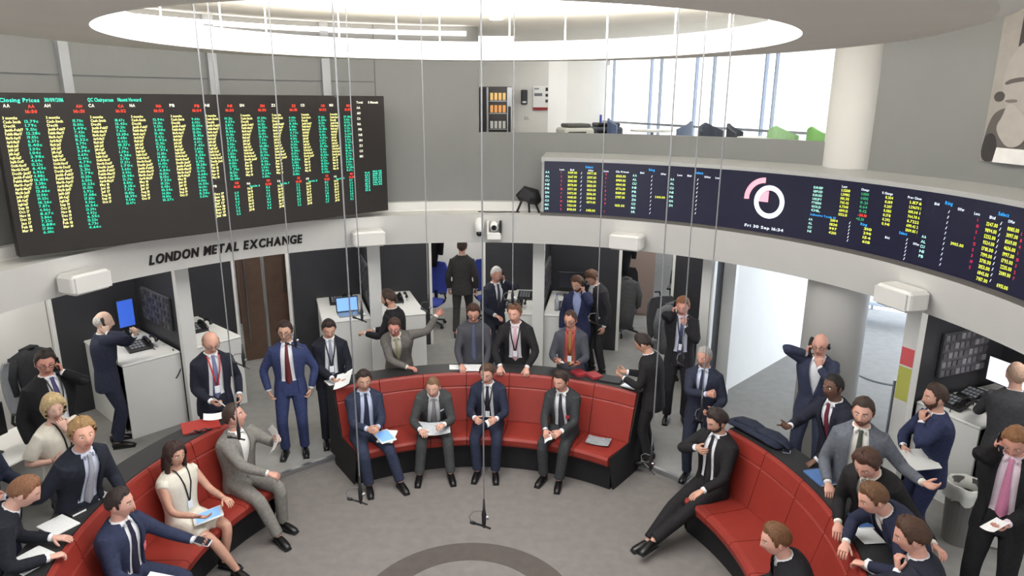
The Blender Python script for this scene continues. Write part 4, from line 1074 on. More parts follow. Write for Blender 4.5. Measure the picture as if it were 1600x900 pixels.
# ------------------------------------------------------------------ rooms beyond the booths
structure('wall_office_left', slab(*pp(6.75,-98)[:2], *pp(6.75,-57.6)[:2], ZF, 2.60, .1), M_WHITE)
structure('wall_office_back', slab(-8.0, 11.6, -4.25, 13.35, ZF, 2.60, .1), M_WHITE)
structure('wall_office_mid', slab(-4.25, 13.35, 1.9, 14.6, ZF, 2.60, .1), M_WHITE)
d1 = empty('door_1', (-5.33, 12.80, ZF), math.atan2(1.75, 3.75), kind='structure')
mb = MB(); mb.box((0,-.03,1.15), (.55,.05,2.3)); obj('leaf', mb, M_BROWN, d1)
mb = MB(); mb.cyl((.2,-.06,1.05), (.2,-.06,1.2), .012, n=8); obj('handle', mb, M_STEEL, d1)
mb = MB(); mb.cyl((-.0,-.06,1.72), (-.0,-.055,1.74), .03, n=12); obj('number_plate', mb, M_STEEL, d1)
d2 = empty('door_2', pp(7.0, -32.2, ZF), -R_(-32.2) , kind='structure')
mb = MB(); mb.box((-.15,.0,1.25), (.36,.05,2.5)); obj('leaf', mb, M_BROWN, d2)
mb = MB(); mb.box((.27,.02,1.25), (.40,.05,2.5)); obj('leaf', mb, M_BROWN, d2)
mb = MB(); mb.box((.055,-.03,1.25), (.035,.03,2.4)); obj('edge_strip', mb, M_ALU, d2)
mb = MB(); mb.box((-.24,-.035,1.1), (.02,.03,1.5)); obj('handle', mb, M_STEEL, d2)
mb = MB(); mb.box((.37,-.03,1.6), (.02,.03,1.0)); obj('handle', mb, M_STEEL, d2)
e = empty('planter_box', (-4.75, 12.75, ZF), label='small pale grey planter box by the far white wall', cat='planter')
mb = MB(); mb.rbox((0,0,.2), (.38,.3,.4), .03); obj('box', mb, mat('planter_grey', (165,166,166), .6), e)
for k in range(9):
    mb = MB(); mb.ball((-.14+.035*k,.05*math.sin(k*2),.42), (.03,.03,.04), 6, 4); obj('pebble', mb, mat('pebble', (196,194,188), .7), e)
# bright corridor on the right
structure('wall_corridor', slab(3.22, 9.72, 5.6, 12.15, ZF, 2.60, .12), M_WHITE)
mb = MB(); mb.box((0,0,1.25), (.26,.12,2.5)); o = structure('trim_3', mb, M_LAM); o.location = (3.06, 9.62, ZF); o.rotation_euler = (0,0,-R_(36))
w2 = empty('window_2', (5.3, 15.4, ZF), math.atan2(-3.4, 5.6), kind='structure')
for i in range(5):
    mb = MB(); mb.box((.65+i*1.31, .05, 1.25), (1.26,.02,2.5)); obj('pane', mb, M_SKY2, w2)
    mb = MB(); mb.box((i*1.31, 0, 1.25), (.05,.08,2.5)); obj('mullion', mb, M_MULL, w2)
e = empty('window_bench', (7.55, 12.9, ZF), math.atan2(-3.4, 5.6), label='low pale bench seat under the far corridor window', cat='bench')
mb = MB(); mb.rbox((0,0,.42), (1.6,.5,.08), .03); obj('seat', mb, mat('pale_blue_seat', (196,206,220), .6), e)
for q in (-.7, .7):
    mb = MB(); mb.box((q,0,.19), (.06,.45,.38)); obj('leg', mb, M_MULL, e)
e = empty('rope_barrier', (4.6, 8.6, ZF), label='slack grey rope barrier strung across the corridor', cat='barrier')
P0_ = Vector((-.25,.35,.88)); P1_ = Vector((.02,-.75,.88))
mb = MB(); mb.tube([P0_.lerp(P1_, t) + V(0,0,-.10*math.sin(math.pi*t)) for t in np.linspace(0, 1, 14)], .014, 6); obj('rope', mb, mat('rope_grey', (150,155,160), .7), e)
for q in (P0_, P1_):
    mb = MB(); mb.cyl((q.x,q.y,.02), (q.x,q.y,.95), .018, n=10); ps = obj('post', mb, M_STEEL, e)
    mb = MB(); mb.cyl((q.x,q.y,0), (q.x,q.y,.02), .13, n=20); obj('foot', mb, M_STEEL, ps)
w3 = empty('added_daylight_panes', (6.7, 7.6, ZF), math.atan2(4.9, 2.6), kind='structure')  # unseen glowing panes behind the booth, added to brighten the corridor wall
for i in range(4):
    mb = MB(); mb.box((.7+i*1.38, -.05, 1.25), (1.33,.02,2.5)); obj('pane', mb, mat('added_daylight_side', (235,244,255), .3, emit=4.0), w3)
    mb = MB(); mb.box((i*1.38, 0, 1.25), (.05,.08,2.5)); obj('mullion', mb, M_MULL, w3)
# brown cupboard glimpsed past the booths
e = empty('tall_cupboard', (2.55, 13.7, ZF), -R_(10), label='tall taupe cupboard with a dark slot handle beyond the booths', cat='cupboard')
mb = MB(); mb.box((0,0,1.25), (.62,.4,2.5)); b_ = obj('carcass', mb, mat('taupe', (158,138,130), .6), e)
mb = MB(); mb.box((0,-.21,1.25), (.58,.02,2.4)); dd = obj('door', mb, mat('taupe', (158,138,130), .6), e)
mb = MB(); mb.box((.12,-.225,1.85), (.03,.012,.9)); obj('handle', mb, M_BLACK, dd)
# office chairs
def office_chair(x, y, face, col, label, mesh_back=False):
    e = empty('office_chair', (x, y, ZF), -R_(face), label=label, cat='chair', group='office chairs behind the booths')
    m = mat('officechair_%d_%d_%d' % col, col, .7, noise=.08, nscale=20)
    mb = MB(); mb.rbox((0, 0, .47), (.50, .48, .08), .10); obj('seat', mb, m, e)
    vs = []; fs = []; n = 8
    for i in range(n+1):
        zz = .58 + .62*i/n; w = .22 + .03*math.sin(math.pi*i/n) - .03*(i == n)
        for sx in (-1, -.5, 0, .5, 1): vs.append((sx*w, -.25-.04*math.sin(math.pi*i/n)*0 - .05*(1-abs(sx)) - .05*i/n, zz))
    k = len(vs); vs += [(a, b+.045, c) for a, b, c in vs]
    for i in range(n):
        for j in range(4):
            q = (i*5+j, i*5+j+1, (i+1)*5+j+1, (i+1)*5+j); fs.append(q); fs.append(tuple(k+t for t in reversed(q)))
        for j in (0, 4): fs.append((i*5+j, (i+1)*5+j, k+(i+1)*5+j, k+i*5+j))
    for i in (0, n):
        for j in range(4): fs.append((i*5+j, i*5+j+1, k+i*5+j+1, k+i*5+j))
    mb = MB(); mb.add(vs, fs); obj('backrest', mb, m, e)
    mb = MB(); mb.box((0,-.26,.52), (.06,.04,.25)); obj('back_bracket', mb, M_BLACK, e)
    mb = MB(); mb.cyl((0,0,.10), (0,0,.44), .028, n=12); obj('gas_column', mb, M_BLACK, e)
    for sx in (-1, 1):
        mb = MB(); mb.tube([(sx*.25,-.05,.48),(sx*.30,-.05,.56),(sx*.30,.0,.68),(sx*.29,.14,.70)], .018, 6); obj('armrest', mb, M_BLACK, e)
    for i in range(5):
        a = 2*math.pi*i/5 + .3; mb = MB(); mb.tube([(0,0,.12), (.17*math.cos(a),.17*math.sin(a),.10), (.30*math.cos(a),.30*math.sin(a),.07)], .02, 6); f = obj('base_arm', mb, M_BLACK, e)
        mb = MB(); mb.cyl((.30*math.cos(a)-.02*math.sin(a), .30*math.sin(a)+.02*math.cos(a), .03), (.30*math.cos(a)+.02*math.sin(a), .30*math.sin(a)-.02*math.cos(a), .03), .03, n=10); obj('castor', mb, M_BLACK, f)
    return e
office_chair(-1.55, 12.75, 200, (52,68,160), 'blue office chair with a black jacket hung on it'); office_chair(-.42, 13.0, 160, (46,62,150), 'blue office chair beside the man walking away')
office_chair(2.05, 12.35, 190, (50,50,54), 'dark office chair draped with a long grey coat'); office_chair(3.0, 12.6, 230, (40,42,48), 'black mesh office chair on the bright floor near the cupboard'); office_chair(2.45, 10.35, 160, (72,72,76), 'grey office chair tucked behind the man holding paper and phone')
office_chair(-5.55, 7.6, 120, (120,122,126), 'grey office chair seen above the heavy man on the phone')
# coats
def coat(x, y, z, face, L, col, label):
    e = empty('hung_coat', (x, y, z), -R_(face), label=label, cat='coat')
    mb = MB(); mb.loft([(0,0,L),(0,0,L-.07),(0,0,L*.6),(0,0,L*.3),(0,0,0.0)], [(.08,.05),(.22,.10),(.21,.12),(.19,.13),(.16,.10)], side=V(1,0,0), n=16); obj('coat_body', mb, fabric(col), e, smooth=True)
    for sx in (-1, 1):
        mb = MB(); mb.loft([(sx*.18,0,L-.08),(sx*.25,.02,L-.3),(sx*.24,.03,L-.52)], [(.06,.06),(.055,.055),(.045,.045)], n=10); obj('sleeve', mb, fabric(col), e, smooth=True)
    mb = MB(); mb.loft([(-.1,-.02,L-.02),(0,.05,L+.03),(.1,-.02,L-.02)], [(.02,.03)]*3, n=8); obj('collar', mb, fabric(col), e, smooth=True)
coat(2.02, 12.02, .32, 180, .92, (92,92,94), 'long grey coat hanging over a dark office chair'); coat(1.98, 12.5, 1.22, 180, .80, (34,34,38), 'bulky black coat on the stand above the grey coat')
coat(-1.6, 13.05, 1.20, 180, .75, (30,30,34), 'black jacket hung above the blue office chair'); coat(2.42, 10.12, .55, 165, .78, (96,97,100), 'grey jacket over the chair back beside the black-suited phone caller')
coat(-5.75, 7.85, .78, 120, .62, (44,44,48), 'dark jacket draped over the grey office chair')
mb = MB(); mb.cyl((0,0,0.012), (0,0,1.95), .018, n=10); cs = obj('coat_stand', mb, M_BLACK, loc=(1.98,12.62,ZF), label='thin black coat stand carrying the bulky black coat', cat='coat stand')
mb = MB(); mb.cyl((0,0,0), (0,0,.02), .16, n=20); obj('foot', mb, M_BLACK, cs)
for a in range(3):
    mb = MB(); mb.tube([(0,0,1.88),(.1*math.cos(a*2.1),.1*math.sin(a*2.1),1.93)], .01, 5); obj('hook', mb, M_BLACK, cs)
# office screens and desk glimpsed at the edges
monitor('wall_monitor', pp(6.55, -68.5, 1.62), R_(68.5)+0, .55, .30, (32,32,36), .1, 'dark monitor high on the white office wall', False)
monitor('office_monitor', (2.95, 11.9, ZF+1.0), R_(-20), .30, .40, (60,70,84), .3, 'upright office monitor on the bright side beyond the booths')
e = empty('monitor_desk', (2.98, 12.0, ZF), R_(-20), label='slim black desk holding the upright office monitor', cat='desk')
mb = MB(); mb.rbox((0,0,.98), (.42,.34,.035), .01); obj('desk_top', mb, M_BLACK, e)
mb = MB(); mb.box((0,.08,.48), (.3,.06,.96)); obj('pedestal', mb, M_BLACK, e)
ed = empty('office_desk', (-5.15, 6.35, ZF), R_(75), label='white desk at the picture edge behind the heavy man on the phone', cat='desk')
mb = MB(); mb.rbox((0,0,.73), (1.6,.7,.035), .02); obj('desk_top', mb, M_LAM, ed)
mb = MB(); mb.box((0,.3,.36), (1.5,.025,.70)); obj('modesty_panel', mb, M_LAM, ed)
for q in (-.75, .75):
    mb = MB(); mb.box((q,0,.36), (.04,.6,.71)); obj('leg', mb, M_LAM, ed)
monitor('desk_monitor', (-5.2, 6.25, ZF+.75), R_(75)+math.pi, .5, .34, (30,31,36), .1, 'dark monitor on the white desk at the picture edge')

# ------------------------------------------------------------------ unseen panel lamps, added to light the walkway and offices
for i, a in enumerate((-78, -62, -47.5, -32, -18, -4, 9, 23, 36, 78, 90)):
    for r in (5.75,) + ((8.2,) if -65 < a < 30 else ()):
        p = pp(r, a, 2.585); mb = MB(); mb.box((0,0,0), (.6,.6,.03)); l = obj('added_lamp', mb, M_PANEL, loc=p, rz=-R_(a), label='square white lamp panel added out of view above the dealing booths', cat='added lamp', group='added lamp panels over the booths')
        mb = MB(); mb.box((0,0,.008), (.64,.64,.012)); obj('frame', mb, M_ALU, l)

for (x_, y_, lb) in ((-.3, 11.6, 'unseen square lamp panel added to the upstairs ceiling before the vending machine'), (1.2, 12.3, 'unseen square lamp panel added to the upstairs ceiling above the printers')):  # panels hidden by the disc, added to brighten the white upstairs walls
    mb = MB(); mb.box((0,0,0), (.6,.6,.03)); l = obj('added_lamp', mb, mat('added_upstairs_lamp', (255,252,246), .5, emit=4.5), loc=(x_, y_, ZC-.02), label=lb, cat='added lamp')
    mb = MB(); mb.box((0,0,.008), (.64,.64,.012)); obj('frame', mb, M_ALU, l)

# ------------------------------------------------------------------ hanging microphones
def hang_mic(r, ph, z, label, rot=0.0):
    p = pp(r, ph, z); e = empty('hanging_microphone', p, rot, label=label, cat='microphone', group='microphones hanging over the ring')
    mb = MB(); mb.cyl((0,0,.16), (0,0,ZC-z), .0052, n=7); obj('cable', mb, mat('cable_grey', (112,112,113), .5), e)
    mb = MB(); mb.loft([(0,0,.20),(0,0,.12),(0,0,.08),(0,0,.02),(0,0,-.02)], [(.006,.006),(.010,.010),(.017,.017),(.015,.015),(.010,.010)], n=10); obj('sleeve', mb, M_BLACK, e, smooth=True)
    mb = MB(); mb.tube([(-.075,0,.025),(0,0,-.01),(.045,0,-.035)], .008, 7); b = obj('boom', mb, M_BLACK, e)
    mb = MB(); mb.loft([(-.095,0,.035),(-.085,0,.03),(-.06,0,.018)], [(.008,.008),(.014,.014),(.011,.011)], n=10); obj('capsule', mb, M_BLACK, b, smooth=True)
    mb = MB(); mb.tube([(-.085,0,.035),(-.10,.01,.07),(-.07,.015,.10),(-.02,.008,.105),(0,0,.09)], .0035, 5); obj('cable_loop', mb, mat('cable_dark', (84,84,86), .5), b)
    mb = MB(); mb.cyl((.012,0,.05), (.03,0,.05), .012, n=10); obj('clamp_knob', mb, M_STEEL, e)
hang_mic(.96, 168.3, 1.50, 'hanging microphone lowest in the middle of the ring, nearest the brown floor inlay', .2)
hang_mic(.96, -133.1, 1.50, 'hanging microphone before the seated man in blue suit with a tablet', .2)
hang_mic(1.48, 96.9, 1.50, 'hanging microphone at the gap beside the black-suited man reading a tablet', -.8)
hang_mic(2.02, -78.5, 1.45, 'hanging microphone at the chest of the seated grey-suited man', .6)
hang_mic(2.10, -33.6, 2.10, 'raised hanging microphone above the young man holding white paper', .3)
hang_mic(2.08, -14.2, 2.10, 'raised hanging microphone by the outstretched hand of the leaning man', -.4)
hang_mic(2.10, 10.5, 2.20, 'raised hanging microphone before the white booth post behind the pink tie', .0)
hang_mic(2.08, 36.6, 2.10, 'raised hanging microphone with a big loop before the bowed dark-suited man', .4)
hang_mic(2.10, 66.0, 1.98, 'raised hanging microphone against the black suit of the man holding paper to his ear', 1.0)
hang_mic(2.15, 73.5, 1.55, 'hanging microphone across the chest of the grey-haired man in navy', .9)
hang_mic(2.05, -55.0, 2.02, 'raised hanging microphone beside the sleeve of the bright blue suit', .2)
hang_mic(2.12, -70.5, 2.00, 'raised hanging microphone over the bald man in a red lanyard', .1)
# ------------------------------------------------------------------ the people
NAVY=(38,44,68); BLACKS=(33,32,36); CHAR=(62,64,68); GREYS=(112,108,102); BLUE=(46,58,108)
FAIR=(214,166,146); TAN=(200,150,126); PINK=(218,160,142); DARKSK=(112,78,62)
SITG = 'people seated on the red benches'
def phone_r(): return dict(RH='ear', rc=.62)
def phone_l(): return dict(LH='ear', lc=.62)
I = {}
I[1] = person(1, -4.92, 7.92, 62, 'bald man in navy suit on the phone facing the blue monitor', h=1.74, a1=4, head=(5,8,0), suit=(42,46,68), hair='fringe', hairc=(190,186,180), skin=(226,186,164),
    **{**phone_r(), 'LH': (-.05,.36,1.38), 'lp': (-.6,.1,-.8), 'ld': (.3,.2,.7), 'ln': (.6,-.6,.1), 'lc': .6})
I[2] = person(2, -4.64, 6.50, 118, 'heavy man in black suit and white shirt with phone at his ear', h=1.80, girth=1.25, gap='open', suit=(30,29,32), tie=(70,66,110), hairc=(46,36,32), skin=(206,140,120), lanyard=(40,38,40), glasses=True, head=(20,14,0), **phone_l())
I[3] = person(3, -4.10, 5.74, 108, 'woman with short blond hair in cream blouse touching her mouth', h=1.66, top='blouse', shirt=(206,200,186), trousers=(70,70,74), hair='bob', hairc=(184,160,118), skin=FAIR, lanyard=(24,22,24), head=(25,12,0),
    LH='mouth', lc=.55, RH=(.16,.14,1.10), rn=(-.5,-.8,0))
I[4] = person(4, -3.60, 5.18, 116, 'young blond man in navy suit and silver tie, arm thrown out behind', h=1.74, a0=8, a1=20, gap='open', suit=(36,40,54), shirt=(200,206,222), tie=(168,170,180), hair='quiff', hairc=(152,120,80), skin=(222,160,136), head=(15,-2,0), twist=-6,
    RH=(.44,-.20,1.16), rp=(.4,-.3,-.8), rd=(.75,-.2,.3), rn=(.1,.9,.3), rc=.9, rt=.9, LH=(-.16,.36,.97), ln=(0,0,-1))
I[5] = person(5, -3.80, 4.32, 58, 'sandy-haired man in dark suit seen from behind, writing on a pad', h=1.66, a0=10, a1=38, suit=(34,36,46), hair='short', hairc=(128,88,62), skin=(224,170,150), head=(10,32,0),
    RH=(.20,.42,.97), rn=(0,0,-1), rc=.5, LH=(-.08,.44,.965), ln=(0,0,-1), lc=.15)
I[6] = person(6, -4.32, 5.02, 95, 'man in navy suit and red tie cut off by the picture edge', h=1.78, suit=NAVY, tie=(176,40,52), hairc=(60,44,34), RH=(.12,.34,1.10), rn=(-.3,0,.9), rc=.4, LH=(-.15,.3,1.12), ln=(.3,0,.9))
I[10] = person(10, -3.32, 7.24, 142, 'bald man in navy suit with red lanyard studying a phone', h=1.78, a1=6, gap='open', suit=(36,38,54), tie=(110,116,150), lanyard=(190,52,52), glasses=True, hair='fringe', hairc=(150,120,100), skin=(216,160,136), head=(0,26,0),
    RH=(.10,.26,1.02), rn=(-.6,-.2,.6), rc=.6, LH=(-.22,.16,.98), ln=(.9,.2,0))
I[11] = person(11, -2.63, 7.73, 168, 'man in bright blue suit and glasses with hands in his pockets', h=1.72, gap='open', suit=BLUE, tie=(96,40,44), glasses=True, hairc=(52,36,30), skin=TAN, head=(6,10,0), RH=(.24,.06,.86), LH=(-.24,.06,.86), rp=(.9,-.6,0), lp=(-.9,-.6,0), rd=(-.25,.25,-.9), ld=(.25,.25,-.9), rc=.5, lc=.5)
I[12] = person(12, -2.22, 8.02, 158, 'young man in dark navy suit with lanyard holding white paper', h=1.68, a1=6, gap='open', suit=(32,34,46), tie=(130,136,150), lanyard=(24,24,28), hairc=(44,32,28), skin=TAN, head=(0,28,0), RH=(.02,.30,.98), rn=(-.4,0,.8), rc=.5, LH=(-.14,.32,.99), ln=(.4,0,.8))
I[13] = person(13, -1.58, 9.10, -82, 'bearded man in dark suit with red tie, facing the laptop counter', h=1.72, a1=8, suit=(36,34,38), tie=(122,52,60), hairc=(58,42,34), beard=(70,48,36), skin=TAN, head=(0,18,0), LH=(-.12,.40,1.10), ln=(.3,0,-.9), lc=.5, RH=(.1,.36,1.08), rn=(0,0,-1))
I[14] = person(14, -1.46, 8.52, 170, 'man in grey-brown suit leaning on the desk, arm flung out to a microphone', h=1.66, a0=10, a1=32, side=6, suit=(104,98,92), shirt=(214,210,196), tie=(176,170,140), glasses=True, hairc=(70,50,40), skin=(210,140,124), head=(10,18,-6),
    LH=(-.50,-.02,1.50), lp=(-.3,-.4,-.8), ld=(-.8,.1,.5), ln=(.2,.8,.3), lc=.6, RH=(-.10,.40,.965), rp=(.9,-.1,-.1), rd=(-.8,.45,0), rn=(0,0,-1), rc=.4)
I[15] = person(15, -.90, 12.25, 2, 'man in dark grey suit walking away between blue chairs', h=1.78, suit=(62,60,60), hairc=(60,44,36), RF=(.11,.18,.085), LF=(-.11,-.16,.085))
I[16] = person(16, -.27, 10.40, 148, 'white-haired man in navy suit talking on a telephone', h=1.76, a1=4, suit=(42,44,60), tie=(60,60,72), hair='crop', hairc=(206,204,200), skin=(206,146,128), head=(8,16,0), RH=(.16,.30,1.05), rn=(0,0,-1), **phone_l())
I[17] = person(17, -.49, 8.56, 178, 'man with glasses in charcoal shirt and tie writing in a book', h=1.74, a1=10, top='shirt', shirt=(70,70,76), trousers=(40,40,44), tie=(84,88,112), glasses=True, hairc=(66,44,34), skin=(206,148,126), head=(0,26,0),
    RH=(.15,.36,.975), rn=(0,0,-1), rc=.5, LH=(-.14,.36,.975), ln=(0,0,-1), lc=.45)
I[18] = person(18, .06, 8.52, 186, 'man in black suit and pale pink tie gripping the bench top', h=1.76, a0=4, a1=14, gap='open', suit=(38,36,38), shirt=(226,222,226), tie=(214,170,178), lanyard=(38,36,40), hairc=(104,70,50), skin=(214,156,134), head=(16,12,0),
    RH=(.16,.40,.985), rp=(.7,-.6,.1), rd=(0,.7,-.5), rn=(0,-.5,-.8), rc=.55, LH=(-.17,.40,.985), lp=(-.7,-.6,.1), ld=(0,.7,-.5), ln=(0,-.5,-.8), lc=.55)
I[19] = person(19, .76, 8.44, 192, 'balding man in slate suit with red lanyard and mustard tie', h=1.67, a1=8, gap='open', suit=(72,74,84), shirt=(170,90,84), tie=(150,112,60), lanyard=(172,64,58), glasses=True, hair='recede', hairc=(66,46,36), skin=(206,146,120), head=(14,16,0),
    RH=(.14,.32,1.06), rn=(-.5,0,.7), rc=.6, LH=(-.12,.34,1.05), ln=(.5,0,.7), lc=.5)
I[20] = person(20, 1.0, 10.05, 196, 'bearded man in navy suit on the phone beside a bowed colleague', h=1.72, a1=8, suit=(40,46,86), shirt=(150,160,196), hairc=(86,60,46), hair='full', beard=(96,66,50), skin=TAN, head=(20,24,0), **phone_l())
I[21] = person(21, 1.36, 10.42, 236, 'man in charcoal suit with bowed head, phone pressed to his ear', h=1.76, a0=4, a1=16, suit=(52,50,54), hairc=(92,66,50), hair='full', skin=TAN, head=(-10,44,0), RH='ear', rc=.62)
I[22] = person(22, 2.22, 8.70, 192, 'ginger man in black suit holding paper and a phone to his face', h=1.78, a1=3, gap='open', suit=(40,38,42), shirt=(206,210,226), tie=(70,74,110), lanyard=(60,62,70), hairc=(128,86,62), skin=(218,150,130), head=(10,20,0),
    RH='ear', rc=.6, LH='chin', lc=.6)
I[23] = person(23, 1.66, 7.56, -66, 'man in black suit reading a tablet at the bench end', h=1.64, a1=16, suit=(36,34,36), hairc=(40,30,26), skin=(200,146,120), head=(0,36,0), LH=(-.10,.34,1.06), ln=(.3,0,.8), lc=.4, RH=(.10,.36,1.06), rn=(-.3,0,.8), rc=.4)
I[24] = person(24, 2.12, 7.18, 206, 'grey-haired bearded man in navy suit, fist across his chest', h=1.64, a1=4, suit=(42,46,66), shirt=(190,196,212), tie=(44,48,70), hair='crop', hairc=(150,146,142), beard=(176,166,158), skin=(202,142,122), head=(14,12,0),
    RH=(-.10,.34,1.20), rp=(.8,.2,-.6), rd=(-.8,.35,.2), rn=(-.2,-.9,0), rc=.9, rt=.9, LH=(-.16,.26,1.00), ln=(.8,0,.2))
I[31] = person(31, 3.37, 7.20, 214, 'bald man in navy suit holding phones to both ears', h=1.78, a1=3, suit=(52,58,84), glasses=True, hair='bald', hairc=(120,90,76), skin=(216,156,136), head=(0,10,0), headset=True,
    RH='ear', rp=(1,.1,-.25), rc=.6, LH='mouth', lc=.65)
I[32] = person(32, 3.16, 6.17, -112, 'dark-skinned man in navy suit leaning on the desk and pointing', h=1.74, a0=4, a1=14, suit=(38,40,56), tie=(110,40,58), hair='crop', hairc=(30,24,22), skin=DARKSK, head=(0,4,0),
    RH=(.12,.50,1.20), rp=(.6,-.3,-.7), rd=(-.1,.95,.1), rn=(-.3,0,.9), rc=[.05,.4,.5,.5], LH=(-.16,.42,.965), lp=(-.5,-.6,.2), ln=(0,0,-1), lc=.5)
I[33] = person(33, 3.04, 5.56, 206, 'man in mid-grey suit with red badge and striped tie, hand held out', h=1.78, a1=8, gap='open', suit=(98,102,112), shirt=(226,222,214), tie=(76,76,66), badge=(190,58,66), hairc=(60,46,38), beard=(120,90,76), skin=(212,156,134), head=(10,10,0),
    LH=(-.50,.22,1.16), lp=(-.3,-.5,-.8), ld=(-.75,.55,.1), ln=(.2,.3,.9), lc=.3, RH=(.20,.26,.99), rn=(0,0,-1))
I[34] = person(34, 2.95, 5.0, 228, 'fringe-haired young man in black suit, looking down with arm out', h=1.76, a0=10, a1=34, gap='open', suit=(38,35,36), shirt=(226,220,206), tie=(150,140,118), hair='full', hairc=(72,48,36), skin=(216,156,134), head=(6,34,0),
    LH=(-.50,.26,1.06), lp=(-.3,-.5,-.8), ld=(-.8,.55,0), ln=(0,.3,-.9), lc=.4, RH=(.14,.36,.965), rn=(0,0,-1))
I[35] = person(35, 2.99, 4.47, -92, 'young man in navy suit bending low over papers on the desk', h=1.70, a0=16, a1=44, suit=(40,44,70), shirt=(224,222,216), hair='short', hairc=(98,68,44), skin=(220,160,138), head=(0,24,0),
    LH=(-.12,.44,.975), ln=(0,0,-1), lc=.5, RH=(.14,.46,.975), rn=(0,0,-1), rc=.4, lp=(-.8,-.4,.0), rp=(.8,-.4,0))
I[36] = person(36, 2.71, 3.83, -62, 'brown-haired man in navy suit seen from behind, hand at his chin', h=1.66, a0=6, a1=16, suit=(38,40,54), hair='full', hairc=(70,46,32), skin=(210,150,128), head=(-8,20,0),
    LH='chin', lc=.65, RH=(.12,.42,.98), rn=(0,0,-1))
I[37] = person(37, 3.92, 5.90, -84, 'bearded man in navy suit and red tie stroking his chin, folder underarm', h=1.72, a1=4, suit=(44,52,92), shirt=(226,222,226), tie=(140,34,44), hairc=(62,46,38), beard=(84,60,48), skin=(212,156,134), head=(0,6,0), watch='R',
    LH='chin', lc=.6, RH=(-.04,.28,1.10), rp=(.8,.1,-.5), rd=(-.7,.1,-.5), rn=(0,-1,0), rc=.4)
I[38] = person(38, 4.92, 6.34, 30, 'balding man in dark grey jacket seen from behind at the right desk', h=1.74, a1=8, suit=(64,64,68), hair='crop', hairc=(170,140,122), skin=(214,160,140), head=(-10,12,0), LH=(-.18,.42,1.14), ln=(0,0,-1), RH=(.18,.38,1.08), rn=(0,0,-1))
I[39] = person(39, 3.96, 4.98, 222, 'man in black suit and pink tie on a mobile, paper in hand', h=1.82, a1=6, gap='open', suit=(34,32,34), shirt=(226,206,214), tie=(206,128,160), hairc=(134,94,62), skin=(214,148,128), head=(4,34,0),
    RH='ear', rc=.6, LH=(-.06,.30,1.06), ln=(.3,.1,.8), lc=.5)
# seated
def seat_xy(r, ph): p = pp(r, ph); return p.x, p.y
I[25] = person(25, *seat_xy(2.70,-29.5), 155, 'seated man in navy suit with clasped hands, tablet on his knee', h=1.72, z=0, sit=True, a0=-2, a1=6, suit=(46,54,80), shirt=(190,198,220), tie=(40,46,66), hairc=(48,36,30), skin=TAN, head=(4,12,0), gap='open', group=SITG,
    RH=(.05,.36,.74), LH=(-.06,.37,.74), rn=(-.6,-.4,-.5), ln=(.6,-.4,-.5), rc=.6, lc=.6, RF=(.08,.42,.085), LF=(-.26,.50,.085))
I[26] = person(26, *seat_xy(2.70,-12.0), 172, 'seated man in charcoal suit leaning forward over open papers', h=1.70, z=0, sit=True, a0=12, a1=37, suit=(70,72,72), tie=(150,148,150), pocket=(230,230,230), hair='crop', hairc=(112,84,62), skin=(214,160,138), head=(12,14,0), gap='open', group=SITG,
    RH=(.16,.48,.66), rn=(-.3,0,-.9), rc=.4, LH=(-.10,.46,.70), ln=(.3,0,-.9), lc=.5, RF=(.19,.44,.085), LF=(-.17,.46,.085))
I[27] = person(27, *seat_xy(2.70,2.2), 184, 'seated man in navy suit holding a folded note between his hands', h=1.70, z=0, sit=True, a0=2, a1=14, suit=(40,46,70), tie=(44,44,54), lanyard=(40,40,46), hairc=(84,60,46), skin=(212,156,134), head=(10,16,0), gap='open', group=SITG,
    RH=(.12,.38,.72), LH=(-.12,.38,.72), rn=(-.8,0,-.4), ln=(.8,0,-.4), rc=.5, lc=.5, RF=(.09,.44,.085), LF=(-.12,.44,.085))
I[28] = person(28, *seat_xy(2.70,21.8), 200, 'seated man in dark charcoal suit with red badge and striped tie', h=1.70, z=0, sit=True, a0=4, a1=16, suit=(58,60,62), tie=(64,64,70), badge=(180,60,64), hairc=(52,38,32), skin=(210,152,130), head=(14,16,0), gap='open', group=SITG, watch='R',
    RH=(.10,.42,.66), LH=(-.08,.42,.68), rn=(-.5,0,-.7), ln=(.5,0,-.7), rc=.5, lc=.5, RF=(.12,.40,.085), LF=(-.08,.44,.085))
I[9] = person(9, *seat_xy(2.72,-61.5), 124, 'seated man in light grey suit, head turned away, papers raised', h=1.74, z=0, sit=True, a0=-6, a1=2, suit=(126,122,114), shirt=(226,224,220), hairc=(62,48,42), skin=(206,150,130), head=(-40,-14,0), twist=-10, group=SITG,
    LH=(-.22,.36,.98), lp=(-.6,-.2,-.8), ln=(.8,0,.3), lc=.6, RH=(-.02,.44,.72), rp=(.8,-.2,-.4), rn=(-.3,0,-.9), rc=.5, RF=(.02,.56,.09), LF=(-.16,.40,.085))
I[8] = person(8, *seat_xy(2.74,-77.0), 112, 'seated long-haired woman in cream dress with a tablet on her lap', h=1.64, z=0, sit=True, a0=-4, a1=-1, top='dress', shirt=(214,208,194), hair='long', hairc=(58,40,36), skin=(202,150,126), lanyard=(24,22,24), head=(8,8,0), group=SITG,
    RH=(.14,.34,.70), rn=(-.3,0,.9), rc=.3, LH=(-.16,.36,.72), ln=(0,0,-.9), lc=.3, RF=(-.04,.54,.09), LF=(-.10,.34,.085))
